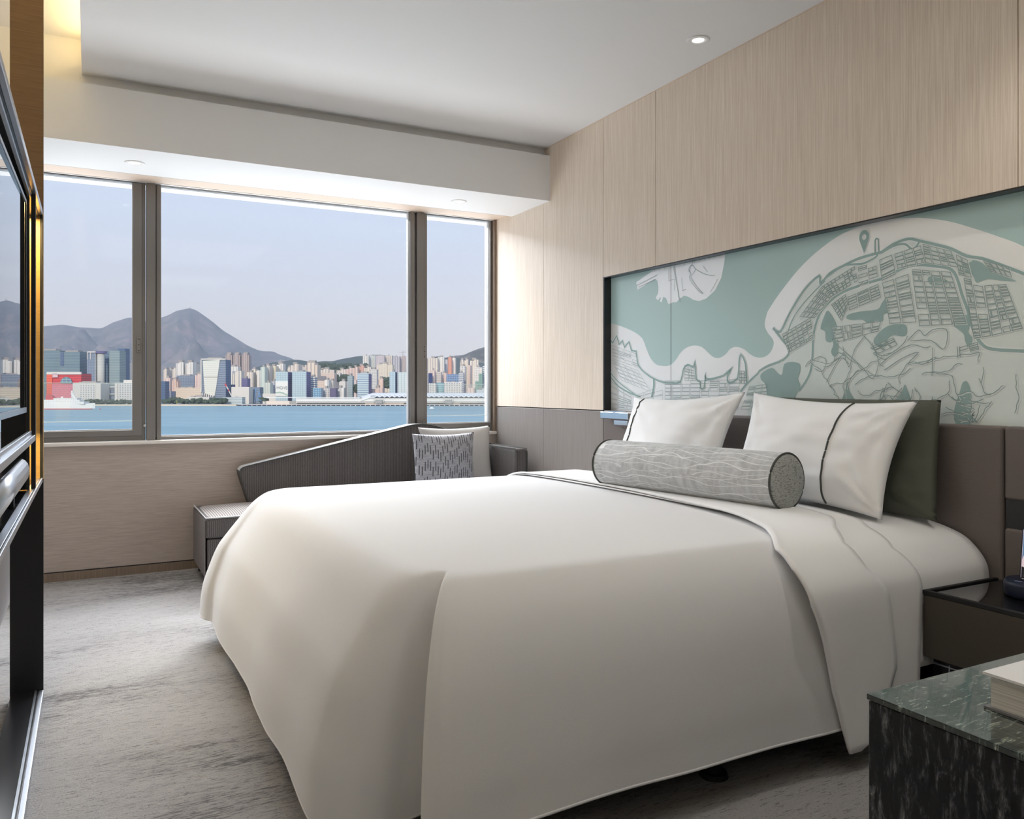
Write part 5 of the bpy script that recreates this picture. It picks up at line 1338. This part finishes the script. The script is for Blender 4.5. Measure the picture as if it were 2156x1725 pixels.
PB(LB().box(lx(560, D_), lx(609, D_), D_ + 2, D_ + 8, LAND, lz(844.5, D_)).box(lx(768, D_), lx(850, D_), D_ + 2, D_ + 8, LAND, lz(848, D_)).box(lx(940, D_), lx(968, D_), D_ + 2, D_ + 8, LAND, lz(848, D_)), 'pale_sheds', facade('plain', (224, 212, 198), (206, 194, 180)))
# curved roof: long vaulted band with scalloped lower edge
P = []
for i in range(0, 260):
    u = 755 + i * 2.2
    t = (u - 755) / 25.0; rise = min(1, max(0, t)); ph_ = ((u - 800) % 10.4) / 10.4
    arch = 3.0 * max(0, math.sin(PI * ph_)) if u > 790 else 0
    row = []
    for j in range(7):
        s = j / 6
        zt = lz(827.5, D_ + 20); zb_ = lz(838.0, D_) + arch
        row.append((lx(u, D_), D_ - 4 + 26 * s, lerp(zb_, zt, math.sin(s * PI / 2)) - (1 - rise) * (zt - zb_) * .8))
    P.append(row)
PB(LB().grid(P), 'arched_roof', facade('plain', (240, 238, 230), (228, 226, 220)))
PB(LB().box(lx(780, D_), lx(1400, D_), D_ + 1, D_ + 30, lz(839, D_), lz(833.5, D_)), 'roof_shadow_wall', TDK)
q = LB()
for a in (792, 938):
    q.box(lx(a, D_), lx(a + 14, D_), D_ - 9, D_ - 2, lz(850, D_), lz(842, D_))
    for k in range(6): q.box(lx(a - 3 + k * 4, D_), lx(a - 2.4 + k * 4, D_), D_ - 9, D_ - 7, LAND, lz(840.5, D_))
PB(q, 'boarding_bridge', TGR)
q = LB(); u = 500
while u < 1400:
    q.box(lx(u, 1500), lx(u + 8.2, 1500), 1500, 1512, SEA - 1, SEA + 1.9); u += 10.4
PB(q, 'dark_fenders', facade('plain', (44, 50, 70), (56, 62, 80)))
PB(LB().box(lx(500, 1502), lx(1400, 1502), 1502, 1530, SEA - 1, LAND + .8), 'pier_deck', F_PLAIN)
# ---- ferry
Df = 1235
fy = empty('ferry', tuple(FWD * Df + RGT * lx(120, Df) + Vector((0, 0, SEA))), 'white ferry with a red waterline and a red funnel lying off the left shore', 'ferry', rz=-YAW)
O = (lx(120, Df), Df, SEA)
FBx = lambda b, n, m: child(b, O, n, m, fy)
zw = SEA
fw = facade('plain', (244, 240, 232), (230, 226, 218)); fwin = facade('grid', (240, 236, 228), (168, 160, 160), 2.6, 2.4, .4, .35)
hullw, hullr = [], []
def hull_sec(u, half, zb0, zt0): 
    x = lx(u, Df); return [(x, Df + 9 - half, zb0), (x, Df + 9 - half * 1.05, zt0), (x, Df + 9 + half * 1.05, zt0), (x, Df + 9 + half, zb0)]
def hull(z0, z1, name, m, k):
    P = []
    for u, h in ((20, 6), (40, 8.5), (60, 9), (150, 9), (165, 7), (178, 4), (186 + k * 3, 2), (188 + k * 6, .2)):
        P.append(hull_sec(u, h, z0, z1 + (1.2 if u > 178 and k else 0)))
    return FBx(LB().grid(P, smooth=False), name, m)
zr = zw + (863 - 861) / 1691.5 * Df
hull(zw - .5, zr, 'waterline_band', facade('plain', (196, 84, 88), (180, 70, 76)), 0)
hull(zr, lz(850.5, Df), 'hull', fw, 1)
FBx(LB().box(lx(24, Df), lx(176, Df), Df + 1, Df + 17, lz(851, Df), lz(846, Df)), 'main_deck', fwin)
FBx(LB().box(lx(30, Df), lx(166, Df), Df + 2, Df + 16, lz(846.3, Df), lz(842, Df)), 'upper_deck', fwin)
FBx(LB().box(lx(110, Df), lx(160, Df), Df + 3, Df + 15, lz(842.2, Df), lz(838.5, Df)), 'bridge', fwin)
FBx(LB().prism([(lx(92, Df), lz(842, Df)), (lx(112, Df), lz(842, Df)), (lx(104, Df), lz(834, Df)), (lx(93, Df), lz(831, Df))], Df + 5, Df + 13, 'y'), 'funnel', facade('plain', (214, 92, 92), (196, 80, 80)))
q = LB().box(lx(144, Df), lx(147, Df), Df + 8, Df + 10, lz(839, Df), lz(823, Df)); q.box(lx(141, Df), lx(151, Df), Df + 8, Df + 10, lz(830, Df), lz(829.2, Df)); q.box(lx(143, Df), lx(150, Df), Df + 8, Df + 10, lz(826, Df), lz(825.4, Df))
q.prism([(lx(143, Df), lz(839, Df)), (lx(154, Df), lz(839, Df)), (lx(148, Df), lz(829, Df))], Df + 8, Df + 10, 'y')
FBx(q, 'mast', fw)
FBx(LB().cyl((lx(124, Df), Df + 9, lz(839, Df)), 1.8, 2.6, 'z', 14), 'radar_dome', fw)
# small boat, buoy, cranes
Db = 1290
b = LB().prism([(lx(903.5, Db), SEA + 1.2), (lx(915, Db), SEA + 1.5), (lx(913, Db), SEA - .2), (lx(905, Db), SEA - .2)], Db, Db + 4, 'y'); b.box(lx(906, Db), lx(911, Db), Db + .5, Db + 3.5, SEA + 1, SEA + 2.6)
tag(b.put('motor_boat', fw, origin=(lx(909, Db), Db, SEA)), 'tiny white motor boat on the water by the right mullion', 'boat')
Db = 1240
b = LB().cyl((lx(211, Db), Db, SEA - .3), 1.6, 1.6, 'z', 12, r2=1.0)
tag(b.put('mooring_buoy', facade('plain', (190, 90, 110), (170, 80, 100)), origin=(lx(211, Db), Db, SEA)), 'small red mooring buoy off the ferry bow', 'buoy')
Dc = 1550
b = LB()
def beam(b, u0, v0, u1, v1, r, D=Dc): b.tube([(lx(u0, D), D, lz(v0, D)), (lx(u1, D), D, lz(v1, D))], r, 6)
beam(b, 536, 848, 539, 816, .7); beam(b, 541, 843, 546, 825, .8); beam(b, 550, 843, 546, 825, .8); beam(b, 540, 843, 550, 843, 1.2); beam(b, 541, 836, 549, 836, .7); beam(b, 546, 825, 538, 818, .5)
tag(b.put('harbour_crane', facade('plain', (120, 158, 196), (100, 138, 180)), origin=(lx(543, Dc), Dc, LAND)), 'light blue harbour crane on the shore right of the blank white box', 'crane')
b1 = LB(); beam(b1, 474, 808, 477, 814, 1.5)
beam(b1, 480.5, 820, 482.5, 824, 1.1)
o = b1.put('striped_crane_boom', facade('plain', (214, 80, 90), (200, 70, 80)), origin=(lx(480, Dc), Dc, LAND)); tag(o, 'red and white striped crane boom leaning beside the tapering tower', 'crane')
b2 = LB(); beam(b2, 477, 814, 480.5, 820, 1.2); beam(b2, 482.5, 824, 486, 832, 1.0); beam(b2, 486, 832, 492, 838, .5)
child(b2, (lx(480, Dc), Dc, LAND), 'white_section', F_PLAIN, o)
for (u, v, D, lb) in ((590, 757, 2300, 'pale tower crane above the cream row left of centre'), (848, 739, 2750, 'pale tower crane above the hilltop slabs')):
    b = LB(); beam(b, u, 775, u, v, 1.0, D); beam(b, u - 8, v + 3.5, u + 11, v + 3, .8, D); beam(b, u, v, u + 11, v + 3, .4, D)
    tag(b.put('tower_crane', facade('plain', (200, 196, 196), (180, 176, 176)), origin=(lx(u, D), D, LAND)), lb, 'crane')
# waterfront trees and hillside wood: leaf masses nobody could count
def clumps(name, label, spots, m, seed):
    rr_ = random.Random(seed); b = LB()
    for (u0, u1, v0, v1, D, n, r) in spots:
        for _ in range(n):
            u = rr_.uniform(u0, u1); v = rr_.uniform(v0, v1); d = D + rr_.uniform(-8, 8); c = (lx(u, d), d, lz(v, d)); r_ = r * rr_.uniform(.6, 1.3)
            prof = []
            n_ = 8
            for i in range(1, 6):
                t = PI * i / 6; k = 1 + .25 * rr_.uniform(-1, 1); prof.append([(c[0] + r_ * k * math.sin(t) * math.cos(2 * PI * q / n_) * rr_.uniform(.8, 1.2), c[1] + r_ * math.sin(t) * math.sin(2 * PI * q / n_), c[2] + r_ * .8 * math.cos(t)) for q in range(n_ + 1)])
            for p in prof: p[-1] = p[0]
            b.grid(prof)
    o = b.put(name, m, kind='stuff', origin=(lx(spots[0][0], spots[0][4]), spots[0][4], LAND)); tag(o, label, 'trees'); return o
M['leaf'] = mat('dark_tree_leaves', (.05, .085, .055), .9)
nn = noise_n(M['leaf'], coords(M['leaf'], (.3, .3, .3)), 1, 4, .6); LK(M['leaf'], ramp_n(M['leaf'], nn, [(.3, (.035, .06, .045)), (.7, (.10, .14, .08))]), BS(M['leaf']).inputs['Base Color'])
clumps('waterfront_trees', 'belt of dark green trees along the far shore', [(343, 395, 842, 848, 1535, 90, 3.4), (355, 385, 838, 844, 1540, 30, 3.2), (393, 475, 844, 848, 1530, 110, 3.2), (405, 425, 840, 846, 1528, 30, 3.2), (445, 478, 840, 846, 1530, 40, 3.2), (180, 285, 843, 850, 1540, 110, 3.0), (176, 200, 843, 848, 1535, 20, 3.2), (545, 565, 838, 846, 1535, 20, 3), (20, 100, 842, 850, 1545, 80, 3)], M['leaf'], 4)
clumps('hillside_wood', 'dark wood on the slope behind the waterfront offices', [(707, 732, 791, 801, 2050, 90, 6), (738, 756, 812, 826, 1660, 50, 4.5), (806, 820, 797, 815, 1800, 60, 5), (672, 770, 768, 784, 2420, 260, 8)], M['leaf'], 8)
# lamps and shore kerb
q = LB()
for u in (372, 404, 415, 433, 450, 455): q.box(lx(u, 1524), lx(u + .6, 1524), 1524, 1525, LAND, LAND + 8)
o = q.put('yellow_posts', facade('plain', (214, 206, 110), (190, 182, 90)), origin=(lx(372, 1524), 1524, LAND)); tag(o, 'sparse row of yellow posts on the far quay', 'posts', kind='stuff')

# haze over the far shore
hz_m = bpy.data.materials.new('sea_haze'); hz_m.use_nodes = True; hn = hz_m.node_tree; hn.nodes.clear()
vs_ = hn.nodes.new('ShaderNodeVolumeScatter'); vs_.inputs['Density'].default_value = HAZE; vs_.inputs['Color'].default_value = (.86, .91, 1, 1)
ho = hn.nodes.new('ShaderNodeOutputMaterial'); hn.links.new(vs_.outputs[0], ho.inputs['Volume'])
hb_ = LB().box(-4500, 6500, 700, 6600, -60, 2200).put('haze', hz_m, origin=(0, 4000, -60))
tag(hb_, 'thin pale haze hanging between the far shore and the mountains', 'haze', kind='stuff')
